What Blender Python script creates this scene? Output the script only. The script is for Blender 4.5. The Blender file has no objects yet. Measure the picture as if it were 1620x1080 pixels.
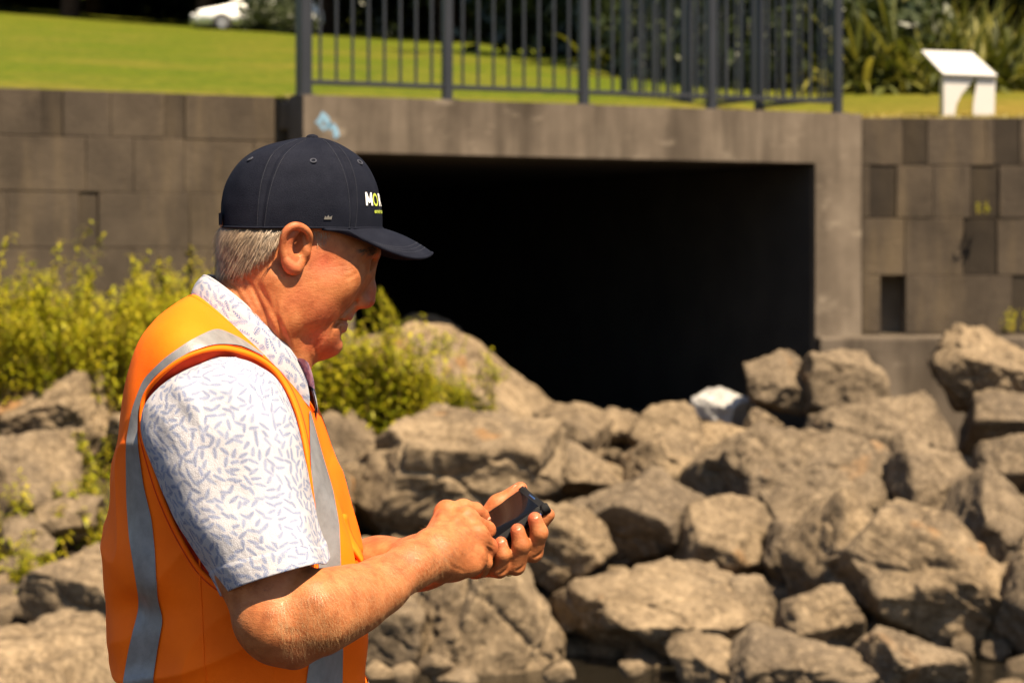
import bpy, bmesh, math, random
import numpy as np
from mathutils import Vector, Matrix, noise
from mathutils.bvhtree import BVHTree

S = bpy.context.scene
# ------------------------------------------------------------ camera, sky, sun, exposure
FPX, HOR, CXP, EYE = 3825.0, 420.0, 810.0, 1.6      # 85 mm lens; eye height 1.6 m above the bank
cam_d = bpy.data.cameras.new('camera'); cam = bpy.data.objects.new('camera', cam_d)
S.collection.objects.link(cam); S.camera = cam
cam.location = (0, 0, EYE); cam.rotation_euler = (math.radians(90), 0, 0)
cam_d.sensor_width = 36; cam_d.lens = 85
cam_d.shift_y = (HOR - 540) / 1620
cam_d.clip_start = 0.05; cam_d.clip_end = 1500
cam_d.dof.use_dof = True; cam_d.dof.focus_distance = 2.74; cam_d.dof.aperture_fstop = 9.5
cam_d.dof.aperture_blades = 7

SUN_AZ, SUN_EL = math.radians(34), math.radians(58)  # azimuth to the right of "behind the camera"
sdir = Vector((math.cos(SUN_EL)*math.sin(SUN_AZ), -math.cos(SUN_EL)*math.cos(SUN_AZ), math.sin(SUN_EL)))
world = bpy.data.worlds.new('World'); S.world = world; world.use_nodes = True
wn = world.node_tree; bg = wn.nodes['Background']
sky = wn.nodes.new('ShaderNodeTexSky'); sky.sky_type = 'NISHITA'; sky.sun_disc = False
sky.sun_elevation = SUN_EL; sky.sun_rotation = math.atan2(sdir.x, sdir.y)
wn.links.new(sky.outputs[0], bg.inputs[0]); bg.inputs[1].default_value = 0.05
sl = bpy.data.lights.new('sun', 'SUN'); sl.energy = 4.9; sl.angle = math.radians(0.5); sl.color = (1.0, 0.82, 0.58)
sun = bpy.data.objects.new('sun', sl); S.collection.objects.link(sun)
sun.rotation_euler = (-sdir).to_track_quat('-Z', 'Y').to_euler()
S.view_settings.view_transform = 'Standard'; S.view_settings.look = 'None'
S.view_settings.exposure = 1.5; S.view_settings.gamma = 1.0; S.view_settings.use_curve_mapping = False
S.cycles.max_bounces = 6; S.cycles.diffuse_bounces = 3; S.cycles.glossy_bounces = 3; S.cycles.transmission_bounces = 4
S.cycles.transparent_max_bounces = 8; S.cycles.use_denoising = True
try: S.cycles.denoiser = 'OPENIMAGEDENOISE'
except Exception: pass

# ------------------------------------------------------------ helpers
def W(px, py, d):
    """the point seen at photo pixel (px, py) standing d metres away"""
    return Vector(((px - CXP) / FPX * d, d, EYE + (HOR - py) / FPX * d))

def tag(o, label=None, cat=None, group=None, kind=None):
    if label: o['label'] = label
    if cat: o['category'] = cat
    if group: o['group'] = group
    if kind: o['kind'] = kind
    return o

def link(name, data, parent=None):
    o = bpy.data.objects.new(name, data); S.collection.objects.link(o)
    if parent is not None: o.parent = parent
    return o

def empty(name, loc=(0, 0, 0), rz=0.0, parent=None):
    o = link(name, None, parent); o.location = loc; o.rotation_euler[2] = rz; o.empty_display_size = 0.1
    return o

def mesh(name, verts, faces, mat=None, smooth=False):
    me = bpy.data.meshes.new(name)
    if isinstance(verts, np.ndarray): verts = verts.tolist()
    if isinstance(faces, np.ndarray): faces = faces.tolist()
    me.from_pydata(verts, [], faces); me.update()
    if mat is not None: me.materials.append(mat)
    if smooth: me.polygons.foreach_set('use_smooth', [True]*len(me.polygons))
    return me

def mk(name, verts, faces, mat=None, parent=None, smooth=False):
    return link(name, mesh(name, verts, faces, mat, smooth), parent)

def bm_obj(name, bm, mat=None, parent=None, smooth=False):
    me = bpy.data.meshes.new(name); bm.to_mesh(me); bm.free()
    if mat is not None: me.materials.append(mat)
    if smooth: me.polygons.foreach_set('use_smooth', [True]*len(me.polygons))
    return link(name, me, parent)

def box_mesh(name, sx, sy, sz, mat, bevel=0.0, seg=2):
    bm = bmesh.new(); bmesh.ops.create_cube(bm, size=1.0)
    bmesh.ops.scale(bm, vec=(sx, sy, sz), verts=bm.verts)
    if bevel: bmesh.ops.bevel(bm, geom=list(bm.edges), offset=bevel, segments=seg, affect='EDGES', profile=0.5)
    me = bpy.data.meshes.new(name); bm.to_mesh(me); bm.free()
    if mat is not None: me.materials.append(mat)
    return me

def prism(bm, pts, vec):
    """extrude a planar polygon (list of Vectors) along vec"""
    a = [bm.verts.new(p) for p in pts]; b = [bm.verts.new(Vector(p) + vec) for p in pts]
    bm.faces.new(a[::-1]); bm.faces.new(b)
    n = len(a)
    for i in range(n): bm.faces.new((a[i], a[(i+1) % n], b[(i+1) % n], b[i]))

def grid_faces(nu, nv, closed_u=False):
    """faces of a grid of nv rows with nu vertices each"""
    i = np.arange(nu if closed_u else nu-1); j = np.arange(nv-1)
    I, J = np.meshgrid(i, j); I2 = (I+1) % nu
    return np.stack([J*nu+I, J*nu+I2, (J+1)*nu+I2, (J+1)*nu+I], -1).reshape(-1, 4)

def tube_vf(path, rad, n=8, cap=True):
    """verts, faces of a tube through path (list of Vectors) with radius per point"""
    V, Fc = [], []
    m = len(path); up0 = None
    for k, p in enumerate(path):
        t = (path[min(k+1, m-1)] - path[max(k-1, 0)]).normalized()
        if up0 is None: up0 = t.orthogonal().normalized()
        a = (up0 - t*up0.dot(t)).normalized(); b = t.cross(a); up0 = a
        r = rad[k] if hasattr(rad, '__len__') else rad
        for i in range(n):
            q = 2*math.pi*i/n
            V.append(p + (a*math.cos(q) + b*math.sin(q))*r)
    for k in range(m-1):
        for i in range(n):
            Fc.append((k*n+i, k*n+(i+1) % n, (k+1)*n+(i+1) % n, (k+1)*n+i))
    if cap:
        Fc.append(tuple(range(n))[::-1]); Fc.append(tuple((m-1)*n+i for i in range(n)))
    return V, Fc

# ------------------------------------------------------------ material helpers
class NT:
    def __init__(self, name):
        self.m = bpy.data.materials.new(name); self.m.use_nodes = True
        self.t = self.m.node_tree; self.b = self.t.nodes['Principled BSDF']; self.out = self.t.nodes['Material Output']
    def n(self, typ, **kw):
        nd = self.t.nodes.new('ShaderNode' + typ)
        for k, v in kw.items():
            if k in nd.inputs.keys() if isinstance(k, str) else False: nd.inputs[k].default_value = v
            else: setattr(nd, k, v)
        return nd
    def l(self, a, b): self.t.links.new(a, b); return b.node
    def val(self, x, sock):
        if hasattr(x, 'links') or hasattr(x, 'is_linked'): self.t.links.new(x, sock)
        else: sock.default_value = x
    def math(self, op, a, b=None, c=None, clamp=False):
        nd = self.t.nodes.new('ShaderNodeMath'); nd.operation = op; nd.use_clamp = clamp
        self.val(a, nd.inputs[0])
        if b is not None: self.val(b, nd.inputs[1])
        if c is not None: self.val(c, nd.inputs[2])
        return nd.outputs[0]
    def coord(self, which='Object'):
        return self.t.nodes.new('ShaderNodeTexCoord').outputs[which]
    def mapping(self, vec, scale=(1, 1, 1), rot=(0, 0, 0), loc=(0, 0, 0)):
        nd = self.t.nodes.new('ShaderNodeMapping'); self.t.links.new(vec, nd.inputs[0])
        nd.inputs['Scale'].default_value = scale; nd.inputs['Rotation'].default_value = rot; nd.inputs['Location'].default_value = loc
        return nd.outputs[0]
    def noise(self, vec, scale, detail=4, rough=0.55, dist=0.0):
        nd = self.t.nodes.new('ShaderNodeTexNoise'); 
        if vec is not None: self.t.links.new(vec, nd.inputs['Vector'])
        nd.inputs['Scale'].default_value = scale; nd.inputs['Detail'].default_value = detail
        nd.inputs['Roughness'].default_value = rough; nd.inputs['Distortion'].default_value = dist
        return nd.outputs['Fac']
    def vor(self, vec, scale, feature='F1', rand=1.0):
        nd = self.t.nodes.new('ShaderNodeTexVoronoi'); nd.feature = feature
        if vec is not None: self.t.links.new(vec, nd.inputs['Vector'])
        nd.inputs['Scale'].default_value = scale; nd.inputs['Randomness'].default_value = rand
        return nd
    def ramp(self, fac, stops, interp='LINEAR'):
        nd = self.t.nodes.new('ShaderNodeValToRGB'); self.t.links.new(fac, nd.inputs[0])
        cr = nd.color_ramp; cr.interpolation = interp
        while len(cr.elements) < len(stops): cr.elements.new(0.5)
        for e, (p, c) in zip(cr.elements, stops):
            e.position = p; e.color = tuple(c) + (1,) if hasattr(c, '__len__') else (c, c, c, 1)
        return nd.outputs[0]
    def mix(self, fac, a, b, mode='MIX'):
        nd = self.t.nodes.new('ShaderNodeMix'); nd.data_type = 'RGBA'; nd.blend_type = mode
        self.val(fac, nd.inputs[0])
        for x, s in ((a, nd.inputs[6]), (b, nd.inputs[7])):
            if hasattr(x, '__len__'): s.default_value = tuple(x) + (1,) if len(x) == 3 else x
            else: self.t.links.new(x, s)
        return nd.outputs[2]
    def bump(self, h, strength=0.4, dist=0.01, normal=None):
        nd = self.t.nodes.new('ShaderNodeBump'); self.t.links.new(h, nd.inputs['Height'])
        nd.inputs['Strength'].default_value = strength; nd.inputs['Distance'].default_value = dist
        if normal is not None: self.t.links.new(normal, nd.inputs['Normal'])
        return nd.outputs[0]
    def set(self, **kw):
        for k, v in kw.items():
            k = k.replace('_', ' ')
            self.val(v if not (hasattr(v, '__len__') and len(v) == 3 and k.endswith(('Color', 'Tint'))) else tuple(v)+(1,), self.b.inputs[k])
        return self
    def matte(self, v=0.12): self.b.inputs['Specular IOR Level'].default_value = v; return self
    def color(self, c):
        if hasattr(c, '__len__'): self.b.inputs['Base Color'].default_value = tuple(c)+(1,)
        else: self.t.links.new(c, self.b.inputs['Base Color'])
        return self
    def normal(self, nrm): self.t.links.new(nrm, self.b.inputs['Normal']); return self
    def objrand(self): return self.t.nodes.new('ShaderNodeObjectInfo').outputs['Random']

def plain(name, col, rough=0.6, metal=0.0, var=0.12, scale=6.0, bump=0.0):
    """a painted or plain surface with slight unevenness"""
    m = NT(name); c = m.coord()
    f = m.noise(c, scale, 5)
    m.color(m.ramp(f, [(0.25, tuple(x*(1-var) for x in col)), (0.75, tuple(min(1, x*(1+var)) for x in col))]))
    m.set(Roughness=rough, Metallic=metal)
    if bump: m.normal(m.bump(f, bump, 0.01))
    return m.m
# ------------------------------------------------------------ materials of the setting
def mat_concrete():
    m = NT('weathered concrete'); c = m.coord('Object')
    base = m.ramp(m.noise(c, 1.6, 6, 0.6), [(0.3, (0.06888, 0.0546, 0.042)), (0.55, (0.1193, 0.09576, 0.07392)), (0.75, (0.1638, 0.1344, 0.105))])
    st = m.noise(m.mapping(c, (3.2, 3.2, 0.35)), 1.4, 5, 0.6)          # drip stains run down
    col = m.mix(m.ramp(st, [(0.42, 0.0), (0.68, 0.75)]), base, (0.03024, 0.02352, 0.01764))
    lime = m.noise(m.mapping(c, (1.1, 1.1, 2.2), loc=(3, 1, 5)), 1.7, 6, 0.65)
    col = m.mix(m.ramp(lime, [(0.60, 0.0), (0.70, 0.55)]), col, (0.2436, 0.2016, 0.1554))
    m.color(col); m.set(Roughness=0.9)
    m.normal(m.bump(m.noise(c, 40, 6, 0.7), 0.35, 0.01)); m.matte(); return m.m

def mat_block(tone=1.0, name='wall block'):
    m = NT(name); c = m.coord('Object'); r = m.objrand()
    wc = m.n('NewGeometry').outputs['Position']
    a = m.ramp(m.noise(wc, 2.2, 6, 0.65), [(0.3, (0.03528*tone, 0.02772*tone, 0.021*tone)), (0.6, (0.06552*tone, 0.05124*tone, 0.0378*tone)), (0.8, (0.09408*tone, 0.07392*tone, 0.05208*tone))])
    col = m.mix(m.math('MULTIPLY', r, 0.3), a, (0.03864, 0.03192, 0.02688))
    st = m.noise(m.mapping(wc, (2.6, 2.6, 0.4)), 1.3, 5, 0.6)
    col = m.mix(m.ramp(st, [(0.48, 0.0), (0.7, 0.55)]), col, (0.126*tone, 0.09408*tone, 0.05712*tone))
    m.color(col); m.set(Roughness=0.92)
    m.normal(m.bump(m.noise(wc, 28, 6, 0.7), 0.5, 0.02)); m.matte(); return m.m

M = {}
M['concrete'] = mat_concrete()
M['block'] = mat_block()
M['block_dark'] = mat_block(0.45, 'dark wall block'); M['block_mid'] = mat_block(0.72, 'half dark wall block')  # same block colours at lower tones, for the darker blocks
M['darkened'] = plain('concrete with painted shade', (0.022, 0.019, 0.016), 0.9, var=0.5, scale=2.0, bump=0.3)  # near-black: the shade inside the culvert is put into this colour
M['mortar'] = plain('mortar', (0.15, 0.12, 0.085), 0.95, var=0.3)
M['metal'] = plain('fence paint', (0.013, 0.014, 0.018), 0.42, var=0.2, scale=3)
M['white'] = plain('white sign paint', (0.4704, 0.4578, 0.4452), 0.35, var=0.03)
M['grafblue'] = plain('blue spray paint', (0.13, 0.24, 0.34), 0.7, var=0.35, scale=9)

def mat_soil():
    m = NT('creek bank soil'); c = m.coord('Object')
    col = m.ramp(m.noise(c, 2.5, 8, 0.7), [(0.3, (0.020, 0.014, 0.009)), (0.55, (0.055, 0.040, 0.024)), (0.8, (0.11, 0.082, 0.05))])
    m.color(col); m.set(Roughness=0.95)
    m.normal(m.bump(m.noise(c, 18, 8, 0.75), 0.8, 0.05)); m.matte(); return m.m
M['soil'] = mat_soil()

def mat_lawn():
    m = NT('mown lawn'); c = m.coord('Object')
    big = m.noise(m.mapping(c, (1, .6, 1)), 0.45, 6, 0.65); fine = m.noise(m.mapping(c, (1, 0.5, 1)), 7.0, 6, 0.7)
    a = m.ramp(fine, [(0.25, (0.0252, 0.04872, 0.00252)), (0.5, (0.06384, 0.084, 0.00504)), (0.75, (0.1134, 0.1176, 0.0084))])
    dry = m.ramp(fine, [(0.25, (0.084, 0.0714, 0.0084)), (0.7, (0.1848, 0.1302, 0.02688))])
    # dry strip near the wall where the mower scalps the edge: its own attribute along the sheet
    at = m.n('Attribute'); at.attribute_name = 'dry'
    f = m.math('MULTIPLY_ADD', m.ramp(big, [(0.44, 0.0), (0.66, 1.0)]), 0.4, at.outputs['Fac'], clamp=True)
    m.color(m.mix(f, a, dry)); m.set(Roughness=0.9)
    m.normal(m.bump(fine, 0.6, 0.05)); m.matte(0.05); return m.m
M['lawn'] = mat_lawn()

def mat_water():
    m = NT('creek water'); c = m.coord('Object')
    m.color((0.012, 0.010, 0.007)); m.set(Roughness=0.06, IOR=1.33)
    m.normal(m.bump(m.noise(m.mapping(c, (1, 1.6, 1)), 7.0, 4, 0.6, 0.6), 0.35, 0.03)); return m.m
M['water'] = mat_water()

def mat_leaf(name, c0, c1, c2, transl=0.35, rough=0.5):
    m = NT(name); r = m.objrand(); g = m.n('NewGeometry').outputs['Random Per Island']
    f = m.math('ADD', m.math('MULTIPLY', r, 0.3), m.math('MULTIPLY', g, 0.7))
    col = m.ramp(f, [(0.1, c0), (0.5, c1), (0.9, c2)])
    m.color(col); m.set(Roughness=rough)
    tr = m.n('BsdfTranslucent'); m.l(col, tr.inputs[0])
    mx = m.n('MixShader'); mx.inputs[0].default_value = transl
    m.l(m.b.outputs[0], mx.inputs[1]); m.l(tr.outputs[0], mx.inputs[2]); m.l(mx.outputs[0], m.out.inputs[0])
    return m.m
M['treeleaf'] = mat_leaf('tree foliage', (0.012, 0.020, 0.004), (0.022, 0.034, 0.006), (0.040, 0.052, 0.010), 0.15)
M['strap'] = mat_leaf('strappy leaves', (0.016, 0.022, 0.002), (0.075, 0.085, 0.007), (0.25, 0.22, 0.028), 0.35, 0.65)
M['weed'] = mat_leaf('weed leaves', (0.16, 0.19, 0.004), (0.36, 0.355, 0.010), (0.58, 0.48, 0.022), 0.5)
M['weedstem'] = plain('weed stems', (0.22, 0.15, 0.03), 0.7)
M['drygrass'] = mat_leaf('dry grass', (0.20, 0.15, 0.03), (0.32, 0.24, 0.07), (0.22, 0.22, 0.03), 0.3)
M['bark'] = plain('bark', (0.06, 0.032, 0.016), 0.95, var=0.5, scale=5, bump=0.6)

# ------------------------------------------------------------ the lie of the land
TH = math.radians(27.0)                                   # the headwall runs back to the right
E = Vector((math.cos(TH), math.sin(TH), 0)); NRM = Vector((math.sin(TH), -math.cos(TH), 0))
H0 = Vector((-1.51, 17.5, 0))                             # left front corner of the headwall in plan
ZTOP, ZSOF, ZLEDGE = 2.835, 2.425, 1.03
T_OPEN0, T_OPEN1, T_END = 0.40, 4.444, 4.90
def hw(t, back=0.0, z=0.0):
    p = H0 + E*t - NRM*back; return Vector((p.x, p.y, z))
SETB = 0.48                                               # the left wing wall stands back this far
RW_D = 19.80                                              # the right wing wall, square to the view
RW_X0 = hw(T_END).x
def wall_y(x):
    """plan line of the front of the walls"""
    if x < H0.x - 0.22: 
        p = hw(0, SETB); return p.y + (x - p.x)*math.tan(TH)
    if x < RW_X0: return H0.y + (x - H0.x)*math.tan(TH)
    return RW_D
def lawn_z(x, y):
    wy = wall_y(max(min(x, 30), -22))
    d = y - wy
    s = 0.1005 + 0.0003*max(0, -x-11)
    dd = max(0, d - 0.3)
    z = ZTOP - 0.03 + s*dd
    if d > 110: z += 0.03*(d-110)
    return z + 0.10*noise.noise(Vector((x*0.12, y*0.12, 0)))*min(1, dd/3) + 0.025*noise.noise(Vector((x*0.7, y*0.7, 3)))*min(1, dd)
def creek_z(x, y):
    if y < 6.2: z = 0.0
    elif y < 9.2: z = -0.62*((y-6.2)/3.0)**1.3
    elif y < 10.9: z = -0.62
    elif y < 11.6: z = -0.62
    else: z = -0.70 + 0.114*(min(y, 21)-11.6)
    lx = min(1, max(0, (-1.3 - x)/1.0))                   # the left bank is higher
    z += lx*0.62*min(1, max(0, (y-13.2)/3.0))
    z += 0.06*noise.noise(Vector((x*1.1, y*1.1, 0))) * (1 if y > 6 else 0.35)
    return z

def sheet(name, xs, ys, zf, mat, attr=None):
    V = [(x, y, zf(x, y)) for y in ys for x in xs]
    o = mk(name, V, grid_faces(len(xs), len(ys)), mat, None, True)
    if attr:
        a = o.data.attributes.new('dry', 'FLOAT', 'POINT')
        a.data.foreach_set('value', [attr(v[0], v[1]) for v in V])
    return o
xs = np.unique(np.concatenate([np.linspace(-60, -6, 28), np.linspace(-6, 6, 61), np.linspace(6, 60, 28)]))
tag(sheet('creek_bed_ground', xs, list(np.linspace(-40, 5, 20)) + list(np.linspace(5.2, 19.2, 71)), lambda x, y: creek_z(x, y) - (0 if y < wall_y(x)+0.2 else 1.2), M['soil']), kind='structure')
# the lawn: rows follow the plan line of the walls
bs = [0.02, 0.15, 0.3, 0.5, 0.8] + list(np.linspace(1.2, 12, 28)) + list(np.linspace(13, 60, 48)) + list(np.linspace(64, 260, 40))
xl = np.unique(np.concatenate([np.linspace(-160, -12, 38), np.linspace(-12, 12, 97), np.linspace(13, 170, 38)]))
V = []; dry = []
for b in bs:
    for x in xl:
        y = wall_y(max(min(x, 40), -22)) + b + (0.24 if H0.x-0.25 <= x <= RW_X0+0.1 else 0.22)
        V.append((x, y, lawn_z(x, y)))
        dr = max(0, 1 - b/3.2)*0.75 + (max(0, min(1, (x-2.5)/2.0))*max(0.0, 1-b/14.0))*0.8
        dry.append(min(1, dr))
lawn = mk('lawn_ground', V, grid_faces(len(xl), len(bs)), M['lawn'], None, True)
lawn.data.attributes.new('dry', 'FLOAT', 'POINT').data.foreach_set('value', dry)
tag(lawn, kind='structure')
wv = [(-14, 7.4, -0.42), (14, 7.4, -0.42), (14, 12.6, -0.42), (-14, 12.6, -0.42)]
tag(mk('creek_water', wv, [(0, 1, 2, 3)], M['water']), kind='structure')

# ------------------------------------------------------------ culvert headwall
cul = empty('culvert', hw(0, 0, 0)); tag(cul, 'grey brown concrete box culvert with wide black opening under the fence', 'culvert')
mw = cul.matrix_world.copy(); 
def part_prism(name, pts, vec, mat, parent, bevel=0.0):
    """extruded polygon part; the mesh stays in world axes relative to the parent's location"""
    bm = bmesh.new(); prism(bm, pts, vec); bmesh.ops.recalc_face_normals(bm, faces=bm.faces)
    if bevel: bmesh.ops.bevel(bm, geom=list(bm.edges), offset=bevel, segments=2, affect='EDGES', profile=0.5)
    off = Vector(parent.location) if parent else Vector()
    bmesh.ops.translate(bm, vec=-off, verts=bm.verts)
    return bm_obj(name, bm, mat, parent)
def slab(name, t0, t1, b0, b1, z0, z1, mat=None, bevel=0.015, parent=None):
    pts = [hw(t0, b0, z0), hw(t1, b0, z0), hw(t1, b1, z0), hw(t0, b1, z0)]
    return part_prism(name, pts, Vector((0, 0, z1-z0)), mat or M['concrete'], parent or cul, bevel)
slab('headwall_beam', 0.0, T_END, 0.0, 0.30, ZSOF, ZTOP, bevel=0.0015)
slab('coping', 0.003, T_END-0.003, 0.302, SETB+0.25, 2.60, ZTOP-0.025)
slab('pier', 0.002, T_OPEN0, 0.001, 0.07, -0.6, ZSOF-0.0003, bevel=0.0)
slab('pier', T_OPEN1, T_END-0.002, 0.001, 0.07, -0.6, ZSOF-0.0003, bevel=0.0)
slab('inner_wall', T_OPEN0-0.25, T_OPEN0-0.003, 0.072, 16, -0.6, ZSOF-0.003, M['darkened'])
slab('inner_wall', T_OPEN1+0.003, T_OPEN1+0.25, 0.072, 16, -0.6, ZSOF-0.003, M['darkened'])
slab('roof_slab', T_OPEN0-0.25, T_OPEN1+0.25, 0.302, 16, ZSOF+0.001, 2.595, M['darkened'])
slab('back_wall', T_OPEN0-0.25, T_OPEN1+0.25, 16.01, 16.2, -0.6, 2.595, M['darkened'])
slab('invert_floor', T_OPEN0, T_OPEN1, 0.2, 16, 0.05, 0.30, M['darkened'])
for t, w_ in ((1.6, .04), (3.0, .04)):                     # haunch ribs under the roof, just lit at the mouth
    pass
# ledge running from the right pier along the foot of the right wall
LEDGE = [Vector((hw(T_OPEN1).x-0.02, hw(T_OPEN1).y-0.42, ZLEDGE-1.3)), Vector((12.0, RW_D-0.5, ZLEDGE-1.3)), Vector((12.0, RW_D-0.002, ZLEDGE-1.3)), Vector((RW_X0, RW_D-0.002, ZLEDGE-1.3)), Vector((hw(T_OPEN1).x, hw(T_OPEN1).y-0.004, ZLEDGE-1.3))]
part_prism('footing_ledge', LEDGE, Vector((0, 0, 1.3)), M['concrete'], cul, 0.02)
# sprayed blue squiggle on the left end of the beam: three strokes of paint 3 mm proud
def stroke(pts, wd):
    bm = bmesh.new(); L = []
    for k, (px, py) in enumerate(pts):
        t = (px/FPX*1.0)
        # find t along the headwall for that pixel
        kx = (px - CXP)/FPX; tt = (kx*H0.y - H0.x)/(E.x - kx*E.y)
        d = H0.y + E.y*tt; z = EYE + (HOR - py)/FPX*d
        p = hw(tt, -0.003, z)
        q = pts[min(k+1, len(pts)-1)], pts[max(k-1, 0)]
        dx, dy = q[0][0]-q[1][0], q[0][1]-q[1][1]; ln = math.hypot(dx, dy)
        s = E*(dy/ln) + Vector((0, 0, 1))*(dx/ln)
        hwid = wd*(0.6 + 0.4*random.Random(k*7+len(pts)).random())
        L.append((bm.verts.new(p + s*hwid), bm.verts.new(p - s*hwid)))
    for a, b in zip(L[:-1], L[1:]): bm.faces.new((a[0], b[0], b[1], a[1]))
    bmesh.ops.translate(bm, vec=-H0, verts=bm.verts)
    return bm_obj('graffiti_stroke', bm, M['grafblue'], cul)
# squiggle
stroke([(503, 197), (507, 189), (511, 182), (515, 187), (518, 194), (524, 201)], 0.028)
stroke([(517, 203), (522, 197), (527, 201), (531, 207), (533, 213), (528, 216)], 0.026)
stroke([(505, 199), (510, 201), (514, 206)], 0.016)

# ------------------------------------------------------------ block retaining walls: every block a part
def block_wall(name, label, origin, dirv, nrm, rows, depth, seed, dk='block_dark'):
    """rows: (z0, z1, [joint positions along dirv], {dark indices}, {missing})"""
    rnd = random.Random(seed); root = empty(name, origin); tag(root, label, 'wall')
    xs_all = [r[2][0] for r in rows] + [r[2][-1] for r in rows]
    x0, x1 = min(xs_all), max(xs_all); zb, zt = rows[-1][0], rows[0][1]
    def core(name, a, b, f0, f1, z0, z1):
        bm = bmesh.new(); prism(bm, [dirv*a - nrm*f0 + Vector((0, 0, z0)), dirv*b - nrm*f0 + Vector((0, 0, z0)), dirv*b - nrm*f1 + Vector((0, 0, z0)), dirv*a - nrm*f1 + Vector((0, 0, z0))], Vector((0, 0, z1-z0)))
        bmesh.ops.recalc_face_normals(bm, faces=bm.faces); bm_obj(name, bm, M['mortar'], root)
    core('backing', x0, x1, 0.30, depth+0.1, zb, zt-0.03)
    for (z0, z1, js, dark, miss) in rows:                  # mortar bed of each course, left open where a block is missing
        st = 0
        for k in sorted(miss) + [len(js)-1]:
            if k > st: core('mortar_bed', js[st]+0.002, js[k]-0.002, 0.035, 0.298, z0, z1-0.003)
            st = k+1
    ang = math.atan2(dirv.y, dirv.x)
    for (z0, z1, js, dark, miss) in rows:
        for k in range(len(js)-1):
            if k in miss: continue
            L = js[k+1]-js[k]
            me = box_mesh('block', L-0.0025, 0.16, z1-z0-0.004, M[dk] if k in dark else M['block'], 0.006, 2)
            for v in me.vertices:                          # hewn, slightly uneven faces
                v.co += Vector(noise.noise_vector(v.co*3 + Vector((k*3.1, z0*7, seed))))*0.006
            o = link('block', me, root)
            push = rnd.uniform(-0.003, 0.003) - (0.016 if k in dark else 0)
            o.location = dirv*((js[k]+js[k+1])/2) + nrm*(push - 0.08) + Vector((0, 0, (z0+z1)/2))
            o.rotation_euler = (rnd.uniform(-.008, .008), 0, ang + rnd.uniform(-.005, .005))
    return root
def rx(px): return (px - CXP)/FPX*RW_D - RW_X0
def rz(py): return EYE + (HOR - py)/FPX*RW_D
R = [(262, 186, [1364, 1428, 1467, 1560, 1573, 1613, 1700, 1760, 1900], {1, 4}, set()),
     (345, 262, [1364, 1376, 1418, 1476, 1522, 1536, 1580, 1690, 1720, 1850], {1, 5, 7}, set()),
     (436, 345, [1364, 1431, 1525, 1578, 1640, 1730, 1850], {2}, set()),
     (527, 436, [1364, 1393, 1432, 1498, 1560, 1601, 1660, 1800, 1900], {5}, {1}),
     (690, 527, [1364, 1480, 1600, 1900], set(), set())]
rows = [(rz(y0), rz(y1), [max(0.003, rx(p)) for p in js], dk, ms) for (y0, y1, js, dk, ms) in R]
def longer(js, upto, seed):
    r_ = random.Random(seed); js = list(js)
    if upto > js[-1]:
        while js[-1] < upto: js.append(js[-1] + r_.uniform(.3, .75))
    else:
        while js[0] > upto: js.insert(0, js[0] - r_.uniform(.3, .75))
    return js
rows = [(a, b, longer(js, 9.5, i), dk, ms) for i, (a, b, js, dk, ms) in enumerate(rows)]
wr = block_wall('retaining_wall', 'stone block retaining wall with dark blocks and drain hole right of culvert', Vector((RW_X0, RW_D, 0)), Vector((1, 0, 0)), Vector((0, -1, 0)), rows, 0.5, 3)
# weep hole: a dark drain pipe box behind the missing block
hx0, hx1 = rx(1393), rx(1432)
for (a, b_, c_, d_) in ((hx0-0.03, hx0+0.004, rz(527), rz(437)), (hx1-0.004, hx1+0.03, rz(527), rz(437))):
    pass
lp = hw(0, SETB)
def lz(px, py):
    kx = (px - CXP)/FPX; t = (kx*lp.y - lp.x)/(E.x - kx*E.y)
    return t, EYE + (HOR - py)/FPX*(lp.y + E.y*t)
zt, z1, z2, z3 = lz(200, 145)[1], lz(200, 218)[1], lz(200, 305)[1], lz(200, 392)[1]
def lj(pxs): return [lz(p, 200)[0] for p in pxs]
left_rows = [(z1, zt, lj([-420, -330, -250, -130, -60, 0, 66, 100, 176, 260, 293, 436, 474]), {1, 6, 9}, set()),
             (z2, z1, lj([-420, -300, -160, -20, 136, 212, 292, 402, 474]), set(), set()),
             (z3, z2, lj([-420, -270, -120, 12, 126, 156, 300, 420, 474]), {4}, set()),
             (z3-0.42, z3, lj([-420, -300, -150, -30, 90, 210, 330, 474]), set(), set()),
             (z3-0.84, z3-0.42, lj([-420, -250, -70, 120, 300, 474]), set(), set()),
             (z3-1.30, z3-0.84, lj([-420, -200, 30, 260, 474]), set(), set())]
def longer_left(row, i):
    z0, z1_, js, dk, ms = row; n0 = len(js); js2 = longer(js, -9.0, 40+i); k = len(js2)-n0
    return (z0, z1_, js2, {d+k for d in dk}, ms)
left_rows = [longer_left(r_, i) for i, r_ in enumerate(left_rows)]
wl = block_wall('retaining_wall', 'brown stain-streaked block retaining wall below the lawn left of the culvert', Vector((lp.x, lp.y, 0)), E, NRM, left_rows, 0.45, 11, 'block_mid')

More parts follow.
